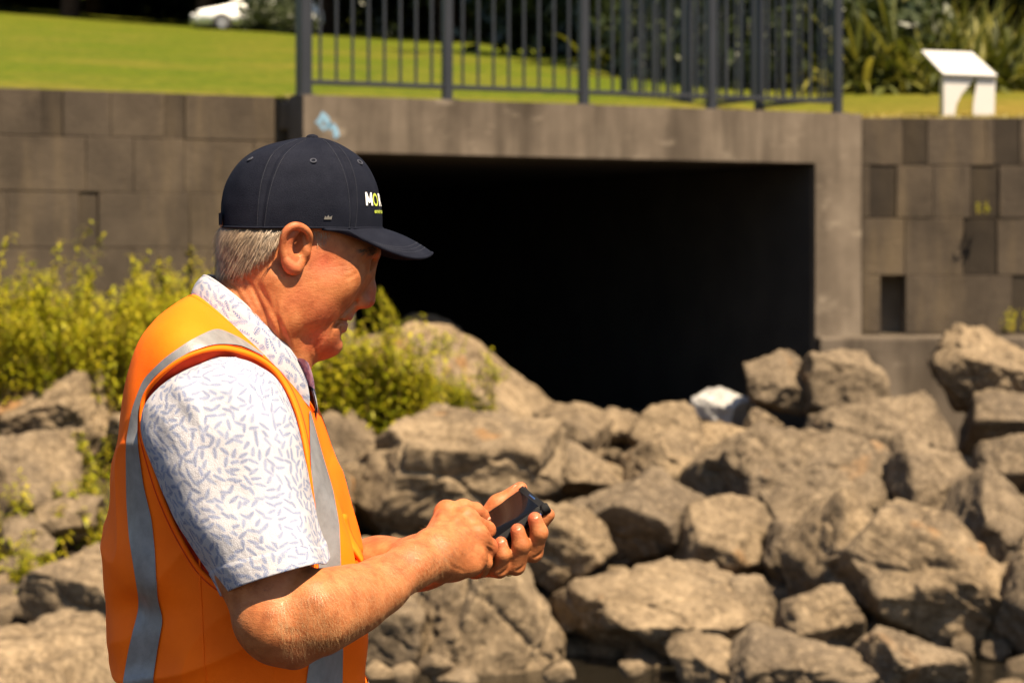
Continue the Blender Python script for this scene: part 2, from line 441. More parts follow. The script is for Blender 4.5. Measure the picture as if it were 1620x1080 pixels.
# ------------------------------------------------------------ fence along the headwall with its return
fence = empty('metal_fence', hw(0.06, 0.14, ZTOP-0.02)); tag(fence, 'dark grey metal bar fence standing on the culvert headwall', 'fence')
FT = [0.06, 1.2186, 2.387, 3.545, 4.752]; FH = 1.25
post_me = box_mesh('post', 0.068, 0.068, FH+0.03, M['metal'], 0.006); big_post = box_mesh('post', 0.085, 0.13, FH+0.03, M['metal'], 0.008)
bar_me = box_mesh('baluster', 0.019, 0.019, FH-0.20, M['metal'], 0.003, 1); foot_me = box_mesh('base_plate', 0.13, 0.13, 0.012, M['metal'], 0.002, 1)
def fput(name, me, p, rz_):
    o = link(name, me, fence); o.location = Vector(p) - Vector(fence.location); o.rotation_euler[2] = rz_; return o
def fence_run(points, nb, skip_first=False):
    for k, (a, b) in enumerate(zip(points[:-1], points[1:])):
        d = (b-a); L = d.length; u = d.normalized(); ang = math.atan2(u.y, u.x)
        for z in (0.125, FH-0.05):
            me = box_mesh('rail', L-0.07, 0.036, 0.036, M['metal'], 0.004, 1)
            fput('rail', me, a + d*0.5 + Vector((0, 0, z)), ang)
        for i in range(1, nb+1):
            fput('baluster', bar_me, a + d*(i/(nb+1)) + Vector((0, 0, 0.145+(FH-0.20)/2)), ang)
front = [hw(t, 0.14, ZTOP-0.02) for t in FT]
fence_run(front, 8)
for k, p in enumerate(front):
    o = fput('post', big_post if k == 0 else post_me, p + Vector((0, 0, FH/2)), TH); fput('base_plate', foot_me, p + Vector((0, 0, 0.026)), TH)
ret = [hw(4.752, 0.14 + s, ZTOP-0.02 + 0.055*s) for s in (0.0, 1.17, 2.34, 3.51)]
fence_run(ret, 8)
for p in ret[1:]: fput('post', post_me, p + Vector((0, 0, FH/2)), TH)

# ------------------------------------------------------------ white interpretive sign on the lawn edge
SD = 20.75
sg = empty('interpretive_sign', W(1533, 183, SD)); tag(sg, 'small white sloping panel sign with arched cut in its legs on the lawn edge', 'sign')
def spoly(name, pxs, dep0, thick, parent):
    bm = bmesh.new(); prism(bm, [W(x, y, SD) + Vector((0, dep0, 0)) for x, y in pxs], Vector((0, thick, 0)))
    bmesh.ops.recalc_face_normals(bm, faces=bm.faces); bmesh.ops.translate(bm, vec=-Vector(sg.location), verts=bm.verts)
    return bm_obj(name, bm, M['white'], parent)
spoly('leg', [(1493, 121), (1543, 123), (1533, 135), (1521, 150), (1513, 166), (1510, 186), (1493, 186)], 0.0, 0.03, sg)
spoly('leg', [(1546, 123), (1575, 123), (1573, 186), (1539, 186), (1540, 166), (1542, 150), (1545, 134)], 0.0, 0.03, sg)
fl, fr = W(1492, 120, SD-0.03), W(1578, 123, SD-0.03)
v = Vector((-0.115, 0.44, 0.24))
n_ = v.cross(fr-fl).normalized()*-1
if n_.z < 0: n_ = -n_
part_prism('panel', [fl, fr, fr+v+Vector((-0.02,0,0)), fl+v], n_*0.02, M['white'], sg, 0.004)
spoly('brace', [(1495, 118), (1500, 118), (1500, 186), (1495, 186)], 0.04, 0.22, sg)
spoly('brace', [(1568, 118), (1573, 118), (1573, 186), (1568, 186)], 0.04, 0.22, sg)
# ------------------------------------------------------------ boulders
def mat_rock(name, lo, mid, hi, stain=0.5):
    m = NT(name); c = m.coord('Object'); r = m.objrand()
    off = m.n('VectorMath', operation='ADD'); m.l(c, off.inputs[0])
    cv = m.n('CombineXYZ'); m.l(m.math('MULTIPLY', r, 40.0), cv.inputs[0]); m.l(m.math('MULTIPLY', r, 17.0), cv.inputs[1]); m.l(cv.outputs[0], off.inputs[1])
    p = off.outputs[0]
    n1 = m.noise(p, 3.0, 8, 0.65, 0.4); n2 = m.noise(p, 13.0, 8, 0.78)
    col = m.ramp(m.math('MULTIPLY_ADD', n2, 0.6, m.math('MULTIPLY', n1, 0.4)), [(0.36, lo), (0.48, mid), (0.60, hi)])
    gr = m.noise(p, 1.6, 5, 0.6)
    col = m.mix(m.ramp(gr, [(0.50, 0.0), (0.66, 0.55)]), col, (0.070, 0.056, 0.043))
    pit = m.vor(p, 26.0).outputs['Distance']
    col = m.mix(m.ramp(pit, [(0.05, 0.55), (0.22, 0.0)]), col, tuple(x*0.45 for x in lo))
    sp_ = m.noise(p, 34.0, 4, 0.6)
    col = m.mix(m.ramp(sp_, [(0.56, 0.0), (0.66, 0.6)]), col, tuple(min(1, x*1.35) for x in hi))
    col = m.mix(m.ramp(sp_, [(0.30, 0.6), (0.42, 0.0)]), col, tuple(x*0.7 for x in lo))
    orng = m.noise(p, 2.1, 4, 0.5)
    col = m.mix(m.ramp(orng, [(0.66, 0.0), (0.73, stain)]), col, (0.34, 0.16, 0.045))
    dk = m.noise(p, 0.9, 3, 0.5)
    col = m.mix(m.math('MULTIPLY', r, 0.25), col, (0.09, 0.072, 0.055))
    m.color(col); m.set(Roughness=0.93)
    h = m.math('ADD', m.math('MULTIPLY', n1, 1.0), m.math('MULTIPLY', n2, 0.5))
    cr = m.vor(p, 5.0, 'DISTANCE_TO_EDGE').outputs[0]
    h = m.math('ADD', h, m.math('MULTIPLY', m.ramp(cr, [(0.0, 0.0), (0.05, 1.0)]), 0.12))
    m.normal(m.bump(h, 0.8, 0.045)); m.matte(); return m.m
M['rock'] = mat_rock('tan boulder stone', (0.052, 0.037, 0.023), (0.158, 0.116, 0.072), (0.29, 0.218, 0.138))
M['rock2'] = mat_rock('grey brown boulder stone', (0.038, 0.028, 0.019), (0.118, 0.089, 0.059), (0.225, 0.172, 0.115), 0.3)
M['rockw'] = mat_rock('pale boulder stone', (0.30, 0.29, 0.285), (0.44, 0.43, 0.42), (0.56, 0.55, 0.54), 0.1)

def ico(sub):
    bm = bmesh.new(); bmesh.ops.create_icosphere(bm, subdivisions=sub, radius=1.0)
    V = np.array([v.co[:] for v in bm.verts]); Fc = np.array([[v.index for v in f.verts] for f in bm.faces]); bm.free()
    return V, Fc
ICO5, ICO4, ICO3 = ico(6), ico(5), ico(3)
def nz(P, s, seed):
    return np.array([noise.fractal(Vector((p[0]*s+seed, p[1]*s, p[2]*s)), 0.9, 2.0, 4) for p in P])
def rock_vf(size, seed, lod=ICO4, planes=17, rough=1.0):
    rs = np.random.RandomState(seed); D, Fc = lod
    n = rs.normal(size=(planes, 3)); n /= np.linalg.norm(n, axis=1)[:, None]
    dd = rs.uniform(0.64, 1.0, planes)
    q = np.maximum(D @ n.T, 1e-3); rr = np.minimum(dd[None, :]/q, 3.0)
    k = 150.0; r0_ = rr.min(1); r = r0_*(np.sum((rr/r0_[:, None])**(-k), axis=1))**(-1/k)
    r = np.minimum(r, 1.25); P = D*r[:, None]
    P = (P - (P.max(0)+P.min(0))/2); P /= (P.max(0)-P.min(0))
    P = P*np.array(size)[None, :]
    s = float(np.mean(size)); u = P/s
    f = nz(u, 2.3, seed*3.7) * 0.034 + nz(u, 6.5, seed*1.3+9) * 0.022
    ridge = np.abs(nz(u, 1.5, seed*2.1+4)); f -= 0.03*np.maximum(0, 0.10-ridge)/0.10
    if len(P) > 800:                                         # broken facets and cracks
        cr = np.array([(lambda q: q[1]-q[0])(noise.voronoi(Vector((a*2.1+seed, b*2.1, c*2.1)))[0]) for a, b, c in u])
        f -= 0.022*np.maximum(0, 0.09-cr)/0.09
        f += 0.022*np.array([noise.cell(Vector((a*1.9+seed, b*1.9, c*1.9))) for a, b, c in (u + 0.12*np.stack([f*8, f*5, f*3], 1))])*0.5
    return P + D*(f*s*rough)[:, None], Fc

def riprap_d(py):
    t = (py - HOR)/FPX; return (2.0 + 0.114*11.6)/(t + 0.114)
def ground_d(px, py, lo=9.4, hi=19.0):
    kx, kz = (px-CXP)/FPX, (HOR-py)/FPX; d = lo
    while d < hi:
        if EYE + kz*d <= creek_z(kx*d, d): return d
        d += 0.05
    return hi
# px centre, width and height of each boulder in the photo, tilt in the picture (degrees), label
BIG = [
 (705, 762, 330, 205, 4, 'rock', 'big broad tan boulder behind the phone, below the green weeds'),
 (705, 622, 400, 190, 27, 'rock', 'sloping tan boulder with green weeds in front of the black opening'),
 (905, 690, 125, 105, 10, 'rock', 'rounded tan boulder at the lower left corner of the black opening'),
 (980, 680, 76, 72, 0, 'rock', 'small tan boulder at the opening between two larger ones, left of centre'),
 (1056, 684, 120, 96, -5, 'rock', 'tan boulder at the opening just left of the white stone'),
 (1141, 647, 96, 66, 20, 'rockw', 'pale whitish stone perched in front of the culvert opening'),
 (1142, 694, 92, 56, 0, 'rock', 'flat tan stone directly under the whitish stone'),
 (1206, 682, 66, 74, 0, 'rock', 'small upright tan stone right of the whitish stone'),
 (1237, 606, 108, 100, -8, 'rock2', 'blocky brown boulder at the lower right corner of the opening'),
 (1328, 610, 140, 116, 6, 'rock2', 'rough brown boulder leaning on the concrete footing'),
 (1388, 692, 236, 136, -6, 'rock2', 'wide wedge boulder overhanging a black gap below the footing'),
 (1568, 592, 200, 138, 8, 'rock', 'large tan boulder on the concrete ledge at the right edge'),
 (1592, 672, 140, 112, 0, 'rock2', 'brown boulder at right edge below the boulder on the ledge'),
 (1472, 772, 118, 182, -38, 'rock2', 'long slab boulder leaning diagonally at right'),
 (1566, 822, 112, 152, 8, 'rock2', 'upright grey brown boulder beside the leaning slab'),
 (1604, 735, 110, 92, 0, 'rock2', 'dark brown boulder touching the right edge above the upright one'),
 (1500, 930, 330, 176, 34, 'rock', 'huge pale boulder sloping down to the lower right corner'),
 (1322, 885, 146, 200, 6, 'rock', 'tall pale tan boulder left of the huge sloping one'),
 (1250, 762, 300, 160, 12, 'rock2', 'large humped brown boulder in the middle of the riprap at right'),
 (1062, 738, 142, 96, -6, 'rock', 'tan boulder below the one beside the white stone'),
 (1000, 826, 262, 150, 10, 'rock2', 'wide brown boulder right of the phone with orange stain'),
 (768, 968, 245, 205, 8, 'rock', 'big rounded tan boulder below the hands at the water'),
 (1022, 968, 290, 146, 5, 'rock', 'broad flat boulder above the water right of the rounded one'),
 (1150, 850, 150, 126, 20, 'rock', 'broken tan boulder between the humped and the broad flat one'),
 (1248, 1048, 232, 100, -4, 'rock2', 'low grey boulder at the bottom edge under the tall pale one'),
 (1296, 975, 122, 96, 0, 'rock', 'tan boulder between the tall pale and the low grey one'),
 (1112, 1046, 108, 76, 6, 'rock', 'tan boulder at the bottom edge on the water margin'),
 (1432, 1054, 176, 86, 12, 'rock2', 'low brown boulder at bottom edge under the huge sloping one'),
 (622, 1000, 86, 120, 4, 'rock2', 'upright brown boulder at the water just right of the vest'),
 (596, 925, 150, 130, 10, 'rock', 'tan boulder behind the forearms beside the rounded one'),
 (905, 745, 150, 86, 12, 'rock', 'tan boulder between the broad boulder and the opening'),
 (1178, 960, 96, 92, 0, 'rock2', 'small brown boulder in the hollow left of the tall pale one'),
 (884, 860, 150, 120, 14, 'rock', 'tan boulder right behind the fingers holding the phone'),
 (540, 740, 150, 170, 0, 'rock2', 'brown boulder just right of the chest, below the weeds'),
 (1245, 870, 80, 90, -20, 'rock2', 'small cracked boulder left of the tall pale one'),
 (150, 578, 190, 118, -3, 'rock2', 'rounded boulder poking out of the weeds at left'),
 (128, 668, 240, 170, 6, 'rock', 'big tan boulder below the rounded one in the left weeds'),
 (36, 762, 170, 150, -8, 'rock', 'tan boulder at the left edge beside a black hollow'),
 (112, 832, 96, 84, 0, 'rock', 'small tan boulder below the black hollow at left'),
 (132, 940, 176, 150, 4, 'rock', 'square tan boulder beside the vest back near lower left'),
 (60, 1066, 420, 130, 0, 'rock', 'flat pale sandstone ledge in the lower left corner'),
 (46, 850, 80, 66, 10, 'rock2', 'small brown stone among the weeds at left edge'),
 (8, 640, 90, 76, 0, 'rock2', 'brown boulder half buried in weeds at far left'),
 (250, 700, 150, 160, 0, 'rock', 'tan boulder mostly hidden behind the vest back'),
 (300, 860, 200, 180, 5, 'rock2', 'brown boulder hidden behind the man at waist height'),
 (450, 800, 190, 180, 0, 'rock', 'tan boulder hidden behind the man at chest height'),
 (430, 1000, 220, 150, 0, 'rock2', 'brown boulder hidden behind the man at the water'),
 (1650, 960, 130, 170, 0, 'rock2', 'dark boulder cut by the right edge beside the huge sloping one'),
]
for k, (px, py, w, h, tilt, mt, lab) in enumerate(BIG):
    d = min(riprap_d(py + h*0.36), ground_d(px, py + h*0.40))
    if px < 200 and py > 1040: d = 9.9
    if mt == 'rockw': d -= 0.35
    if px > 1180 and py < 640: d = min(d, 17.7)
    s = d/FPX; sx, sz = (w*s*1.2, h*s*1.18) if py > 700 else (w*s*1.08, h*s*1.04); sy = (sx*0.6 + sz*0.75)
    if py > 1055 and px < 200: sy = 1.7; sz = 1.05; py = 1192
    V, Fc = rock_vf((sx, sy, sz), 100+k*7, ICO5 if w > 170 else ICO4)
    a = math.radians(tilt); ca, sa = math.cos(a), math.sin(a)
    V = np.stack([V[:, 0]*ca + V[:, 2]*sa, V[:, 1], -V[:, 0]*sa + V[:, 2]*ca], 1)
    o = mk('boulder', V, Fc, M[mt], None, True)
    o.location = W(px, py, d + sy*0.30)
    tag(o, lab, 'boulder', 'riprap boulders below the culvert')
# rubble wedged in the joints: about a hundred small stones from eight shapes
rnd = random.Random(5)
small = [rock_vf((1, 0.9, 0.75), 900+i, ICO3, 12)[0:2] for i in range(8)]
small_me = [mesh('rubble_stone', v, f, M['rock' if i % 2 else 'rock2'], True) for i, (v, f) in enumerate(small)]
cnt = 0
while cnt < 230:
    px, py = rnd.uniform(540, 1660), rnd.uniform(650, 1078)
    if rnd.random() < 0.2: px, py = rnd.uniform(-40, 330), rnd.uniform(760, 1000)
    if py > 1020 and 590 < px < 1070: continue
    d = min(riprap_d(py), ground_d(px, py))
    sc = rnd.choice([0.14, 0.22, 0.3, 0.42, 0.56])*rnd.uniform(0.8, 1.2)
    o = link('rubble_stone', rnd.choice(small_me)); p = W(px, py, d); p.z -= sc*0.35
    o.location = p; o.rotation_euler = (rnd.uniform(-.5, .5), rnd.uniform(-.5, .5), rnd.uniform(0, 6.28)); o.scale = (sc, sc*rnd.uniform(.7, 1.2), sc*rnd.uniform(.7, 1.1))
    tag(o, 'small rubble stone wedged between the riprap boulders', 'stone', 'rubble stones between the boulders'); cnt += 1
# stones at the water's edge
for (px, py, w, h) in ((884, 1064, 52, 26), (690, 1050, 60, 24), (640, 1066, 50, 30), (720, 1072, 80, 22), (1000, 1058, 44, 20), (600, 1062, 50, 26)):
    V, Fc = rock_vf((w/FPX*11.2, w/FPX*9.5, h/FPX*11.2*1.5), int(px), ICO3, 12)
    o = mk('shore_stone', V, Fc, M['rock'], None, True); o.location = W(px, py, 11.25)
    tag(o, 'small tan stone lying in the shallow creek water', 'stone', 'stones in the creek water')

# ------------------------------------------------------------ weeds
def leaf_q(V, Fc, base, dirv, length, width, droop, nseg=3, up=Vector((0, 0, 1))):
    side = dirv.cross(up)
    if side.length < 1e-3: side = Vector((1, 0, 0))
    side.normalize(); b0 = len(V)
    for i in range(nseg+1):
        t = i/nseg; p = base + dirv*(length*t) + Vector((0, 0, -droop*length*t*t))
        wv_ = width*math.sin(math.pi*min(1, 0.12+0.88*t)**0.8) if t < 1 else 0.0015
        V.append(p + side*wv_*0.5); V.append(p - side*wv_*0.5)
    for i in range(nseg): Fc.append((b0+2*i, b0+2*i+1, b0+2*i+3, b0+2*i+2))
def weed_mesh(seed, stems, height, leaf=0.095, lean=0.25):
    r = random.Random(seed); V, Fc, SV, SF = [], [], [], []
    for s in range(stems):
        a = r.uniform(0, 6.28); ln = r.uniform(0.1, lean); h = height*r.uniform(0.55, 1.05)
        b = Vector((r.uniform(-.13, .13), r.uniform(-.13, .13), -0.05)); path = []
        for i in range(7):
            t = i/6; path.append(b + Vector((math.cos(a)*ln*h*t*t + r.uniform(-.012, .012), math.sin(a)*ln*h*t*t + r.uniform(-.012, .012), h*t)))
        v, f = tube_vf(path, [0.0045*(1-0.7*i/6) for i in range(7)], 4, False)
        o = len(SV); SV += v; SF += [tuple(o+q for q in x) for x in f]
        nl = int(h/0.014)
        for i in range(nl):
            t = 0.12 + 0.88*i/nl; k = min(5, int(t*6)); p = path[k].lerp(path[k+1], t*6-k)
            q = r.uniform(0, 6.28); el = r.uniform(0.1, 0.8)
            dv = Vector((math.cos(q)*math.cos(el), math.sin(q)*math.cos(el), math.sin(el)))
            leaf_q(V, Fc, p, dv, leaf*r.uniform(0.6, 1.25)*(1.1-0.5*t), leaf*0.26*r.uniform(.7, 1.2), r.uniform(.2, .8))
    ml = mesh('foliage', V, Fc, M['weed']); ms = mesh('stem', SV, SF, M['weedstem'])
    return ml, ms
weeds = [weed_mesh(1, 10, 0.80), weed_mesh(2, 12, 0.66), weed_mesh(3, 9, 0.95, 0.10), weed_mesh(4, 10, 0.5), weed_mesh(5, 4, 0.55, 0.12, 0.6), weed_mesh(6, 8, 0.36)]
def put_weed(px, py, d, v, sc, label, group, tilt=0.0, on_ground=False):
    r = random.Random(int(px*13+py)); ml, ms = weeds[v]
    p = W(px, py, d)
    e = empty('weed_plant', p, r.uniform(0, 6.28)); e.scale = (sc, sc, sc*r.uniform(.9, 1.1)); e.rotation_euler[1] = tilt
    tag(e, label, 'weed', group); link('foliage', ml, e); link('stem', ms, e)
r = random.Random(8)
for i in range(75):                                         # the stand of weeds on the left bank
    px = -50 + 400*(i % 15)/14 + r.uniform(-14, 14); row = i//15
    d = 17.4 - row*0.35; py = 566 + row*18 + r.uniform(-10, 10) - (18 if px < 60 else 0)
    put_weed(px, py, d, r.choice([0, 1, 2, 1]), r.uniform(.72, 1.12) * (0.92 if px > 250 else 1), 'yellow green leafy weed in the stand on the left bank', 'weeds on the left bank')
for (px, py, d, v, sc) in ((20, 640, 15.6, 1, .8), (50, 690, 15.3, 3, .8), (-10, 700, 15.2, 1, .8), (60, 620, 15.9, 1, .7), (8, 600, 16, 0, .7), (130, 830, 13.2, 5, 1.0), (150, 880, 13.0, 5, 1.1), (120, 780, 13.8, 4, .8), (150, 820, 13.3, 3, .7), (10, 960, 12.2, 5, 1.1), (45, 985, 11.9, 5, .9), (15, 900, 12.5, 5, .9), (60, 930, 12.1, 5, .8), (28, 680, 14.9, 5, .9), (40, 940, 12.0, 3, .6), (110, 1000, 11.4, 5, .4), (12, 660, 0, 1, .9), (-20, 680, 0, 0, .9), (40, 700, 0, 3, 1), (250, 640, 0, 1, .9), (280, 650, 0, 0, .8), (310, 660, 0, 1, .9), (335, 660, 0, 1, .9), (20, 720, 0, 3, 1), (5, 870, 0, 3, 1), (150, 760, 0, 5, 1.1)):
    d = ground_d(px, py)
    put_weed(px, py, d, v, sc, 'low green weed sprouting between the boulders at left', 'weeds between the left boulders')
for i in range(40):                                         # the clump right of the man's chest
    px = r.uniform(500, 690); d = r.uniform(16.0, 16.9); py = 690 - (16.9-d)*4 - max(0, (px-600))*0.10
    put_weed(px, py, d-0.3, r.choice([0, 1, 3, 1]), r.uniform(.62, .98) * (1.25 if px < 620 else 0.9), 'yellow green weed in the clump right of the chest', 'weeds in front of the sloping boulder')
for (px, py, v, sc, lab) in ((622, 540, 1, .62, 'weed sprig standing against the black opening near the nose'), (708, 560, 5, .62, 'short weed sprig on the sloping boulder against the opening'), (768, 606, 4, .50, 'arching weed sprig at the lower end of the sloping boulder'), (748, 680, 3, .75, 'small weed in front of the sloping boulder foot'), (786, 600, 5, .4, 'tiny weed sprig hanging over the edge of the opening'), (690, 700, 3, .7, 'low weed on the ridge of the big broad boulder'), (660, 640, 3, .7, 'weed halfway up the sloping boulder'), (722, 668, 1, .5, 'weed low on the sloping boulder right of the clump'), (760, 660, 3, .7, 'small weed near the right foot of the sloping boulder')):
    put_weed(px, py, 16.0, v, sc, lab, 'weed sprigs by the opening', 0.25)
for (px, py, sc, lab) in ((1553, 336, .35, 'small weed growing from a joint high in the right wall'), (1600, 520, .6, 'small weed at the foot of the right wall')):
    put_weed(px, py, 19.62, 5, sc, lab, 'weeds in the right wall')

# ragged grass along the top of the walls, one mass
V, Fc = [], []; r = random.Random(21)
for i in range(9000):
    x = r.uniform(-4.6, 5.2); dd = abs(r.gauss(0, 0.35)) + 0.02
    y = wall_y(x) + 0.26 + dd + (0.22 if x < H0.x else 0); z = lawn_z(x, y)
    a = r.uniform(0, 6.28); h = r.uniform(.03, .075)
    leaf_q(V, Fc, Vector((x, y, z-0.01)), Vector((math.cos(a)*.45, math.sin(a)*.45, .9)), h, .008, .2, 2)
tag(mk('edge_grass', V, Fc, M['drygrass']), 'short dry grass along the top edge of the walls', 'grass', kind='stuff')

# ------------------------------------------------------------ trees that shade the far side of the lawn
def leaf_cloud(seed, n, rad, zc, size, clumps=40, shell=0.55):
    rs = np.random.RandomState(seed)
    cd = rs.normal(size=(clumps, 3)); cd /= np.linalg.norm(cd, axis=1)[:, None]
    cc = cd*(rs.uniform(shell, 1.0, clumps)**0.6)[:, None]*np.array(rad)
    pick = rs.randint(0, clumps, n); cr = min(rad)*0.42
    P = cc[pick] + rs.normal(size=(n, 3))*cr*0.5 + np.array([0, 0, zc])
    a = rs.normal(size=(n, 3)); a /= np.linalg.norm(a, axis=1)[:, None]
    b = np.cross(a, rs.normal(size=(n, 3))); b /= np.linalg.norm(b, axis=1)[:, None]
    s = (size*rs.uniform(.6, 1.3, n))[:, None]
    Q = np.stack([P-a*s, P+b*s*0.5, P+a*s, P-b*s*0.5], 1).reshape(-1, 3)
    return Q, np.arange(n*4).reshape(-1, 4)
def tree_meshes(seed, n, rad, zc, size, trunk_h, trunk_r):
    Q, Fq = leaf_cloud(seed, n, rad, zc, size); r_ = random.Random(seed)
    crown = mesh('crown', Q, Fq, M['treeleaf'])
    path = [Vector((r_.uniform(-.1, .1)*i, r_.uniform(-.1, .1)*i, trunk_h*i/5 - 0.3)) for i in range(6)]
    v, f = tube_vf(path, [trunk_r*(1.25-0.15*i) for i in range(6)], 10)
    V_, F_ = list(v), list(f)
    for k in range(6):
        q = r_.uniform(0, 6.28); st = path[3+k % 3]; L = rad[0]*0.75
        pth = [st + Vector((math.cos(q)*L*t, math.sin(q)*L*t, L*0.55*t)) for t in (0, .35, .7, 1)]
        v, f = tube_vf(pth, [trunk_r*.45, trunk_r*.35, trunk_r*.22, trunk_r*.1], 6); o = len(V_); V_ += v; F_ += [tuple(o+x for x in q2) for q2 in f]
    return crown, mesh('trunk', V_, F_, M['bark'], True)
TV = [tree_meshes(31, 9000, (5.2, 5.2, 3.0), 5.6, 0.30, 5.5, 0.34), tree_meshes(32, 9000, (4.6, 4.6, 3.4), 5.9, 0.28, 5.5, 0.28), tree_meshes(33, 9000, (6.0, 5.0, 2.8), 5.4, 0.32, 5.2, 0.40)]
UB = [mesh('crown', *leaf_cloud(51, 5000, (2.6, 2.0, 1.7), 1.3, 0.17, 30, 0.3), M['treeleaf']), mesh('crown', *leaf_cloud(52, 5000, (3.0, 2.2, 1.9), 1.5, 0.18, 30, 0.3), M['treeleaf'])]
r = random.Random(77); ti = 0
PLC = ['at the far left of the lawn', 'left of the white car', 'behind the white car', 'behind the fence', 'behind the right end of the fence']
def put_tree(x, y, v, sc, label, dz=0):
    e = empty('shade_tree', (x, y, lawn_z(x, y)+dz), r.uniform(0, 6.28)); e.scale = (sc, sc, sc)
    tag(e, label, 'tree', 'trees along the far edge of the lawn'); link('crown', TV[v][0], e); link('trunk', TV[v][1], e)
def put_bush(x, y, v, sc, label):
    o = link('dark_shrub', UB[v]); o.location = (x, y, lawn_z(x, y)-0.2); o.rotation_euler[2] = r.uniform(0, 6.28); o.scale = (sc, sc, sc)
    tag(o, label, 'shrub', 'shrubs under the far trees')
def far_x(px, d): return (px - CXP)/FPX*d
for k in range(18):                                         # front row; their shade ends the sunlit grass
    px = -1530 + k*185 + r.uniform(-30, 30); d = 86 - max(0, px-500)*0.030 + r.uniform(-2, 2)
    put_tree(far_x(px, d), d, k % 3, r.uniform(.9, 1.1), 'broad dark shade tree in the row along the far edge of the lawn')
for k in range(17):
    px = -1660 + k*200 + r.uniform(-30, 30); d = 97 - max(0, px-500)*0.030 + r.uniform(-2, 3)
    put_tree(far_x(px, d), d, (k+1) % 3, r.uniform(1.0, 1.25), 'broad dark shade tree in the row along the far edge of the lawn')
for k in range(17):
    px = -300 + k*125 + r.uniform(-20, 20); d = 104 - max(0, px-500)*0.030 + r.uniform(-2, 4)
    put_bush(far_x(px, d), d, k % 2, r.uniform(1.1, 1.5), 'dark shrub filling the shade under the far trees')

# strappy lit bushes right of the fence and behind it
def strap_mesh(seed, n, length):
    r_ = random.Random(seed); V, Fc = [], []
    for i in range(n):
        q = r_.uniform(0, 6.28); el = r_.uniform(0.35, 1.4); b = Vector((r_.gauss(0, .22), r_.gauss(0, .22), 0))
        dv = Vector((math.cos(q)*math.cos(el), math.sin(q)*math.cos(el), math.sin(el)))
        leaf_q(V, Fc, b, dv, length*r_.uniform(.6, 1.1), .095*r_.uniform(.5, 1.2), r_.uniform(.25, .9)*math.cos(el)*1.5, 5)
    return mesh('strap_leaf_bush', V, Fc, M['strap'])
SM = [strap_mesh(1, 95, 1.4), strap_mesh(2, 110, 1.15), strap_mesh(3, 85, 1.6)]
spots = [(1362, 27.5), (1400, 28.4), (1438, 27.2), (1470, 28.6), (1508, 28.0), (1545, 29.0), (1580, 28.2), (1622, 28.8), (1380, 30.2), (1425, 30.6), (1490, 30.8), (1530, 31.2), (1600, 31), (1660, 29), (1345, 29.4)]
for k, (px, d) in enumerate(spots):
    x = far_x(px, d); o = link('strap_leaf_bush', SM[k % 3]); o.location = (x, d, lawn_z(x, d)-0.05); o.rotation_euler[2] = k*1.7; s_ = 0.95 + 0.25*((k*37) % 10)/10; o.scale = (s_, s_, s_*(0.9 if px > 1540 else 1.05))
    tag(o, 'sunlit strappy leaved bush in the bed right of the fence', 'bush', 'strappy bushes right of the fence')
for k, (px, d) in enumerate([(1012, 39), (1040, 38), (1075, 37.5), (1110, 36.5), (1145, 36)]):
    x = far_x(px, d); o = link('strap_leaf_bush', SM[(k+1) % 3]); o.location = (x, d, lawn_z(x, d)-0.05); o.rotation_euler[2] = k*2.3; o.scale = (1.25, 1.25, 1.25)
    tag(o, 'tall strappy leaved bush seen through the fence bars', 'bush', 'strappy bushes behind the fence')
for k, (px, d) in enumerate([(1030, 47), (1150, 44), (1280, 41), (1400, 39), (1500, 38), (1600, 37), (1700, 36), (960, 50)]):
    x = far_x(px, d); put_tree(x, d, k % 3, 0.72, 'dark tree standing behind the strappy bushes', -0.6)
for k, (px, d) in enumerate([(1000, 52), (1090, 49), (1190, 46), (1300, 44), (1400, 42), (1480, 41.5), (1560, 41), (1650, 40)]):
    x = far_x(px, d); put_bush(x, d, k % 2, 1.25, 'dark shrub behind the strappy bushes')

for k, (px, d, sc_) in enumerate([(1205, 31, .62), (1262, 30, .6), (1318, 29.3, .55), (1235, 33, .8), (1300, 32, .8), (1175, 34, .7)]): put_bush(far_x(px, d), d, k % 2, sc_, ['dark shrub behind the near end of the fence return', 'dark shrub behind the middle of the fence return', 'dark shrub behind the corner post of the fence', 'taller dark shrub seen through the fence return bars', 'taller dark shrub beside the corner post', 'dark shrub where the fence return ends'][k])
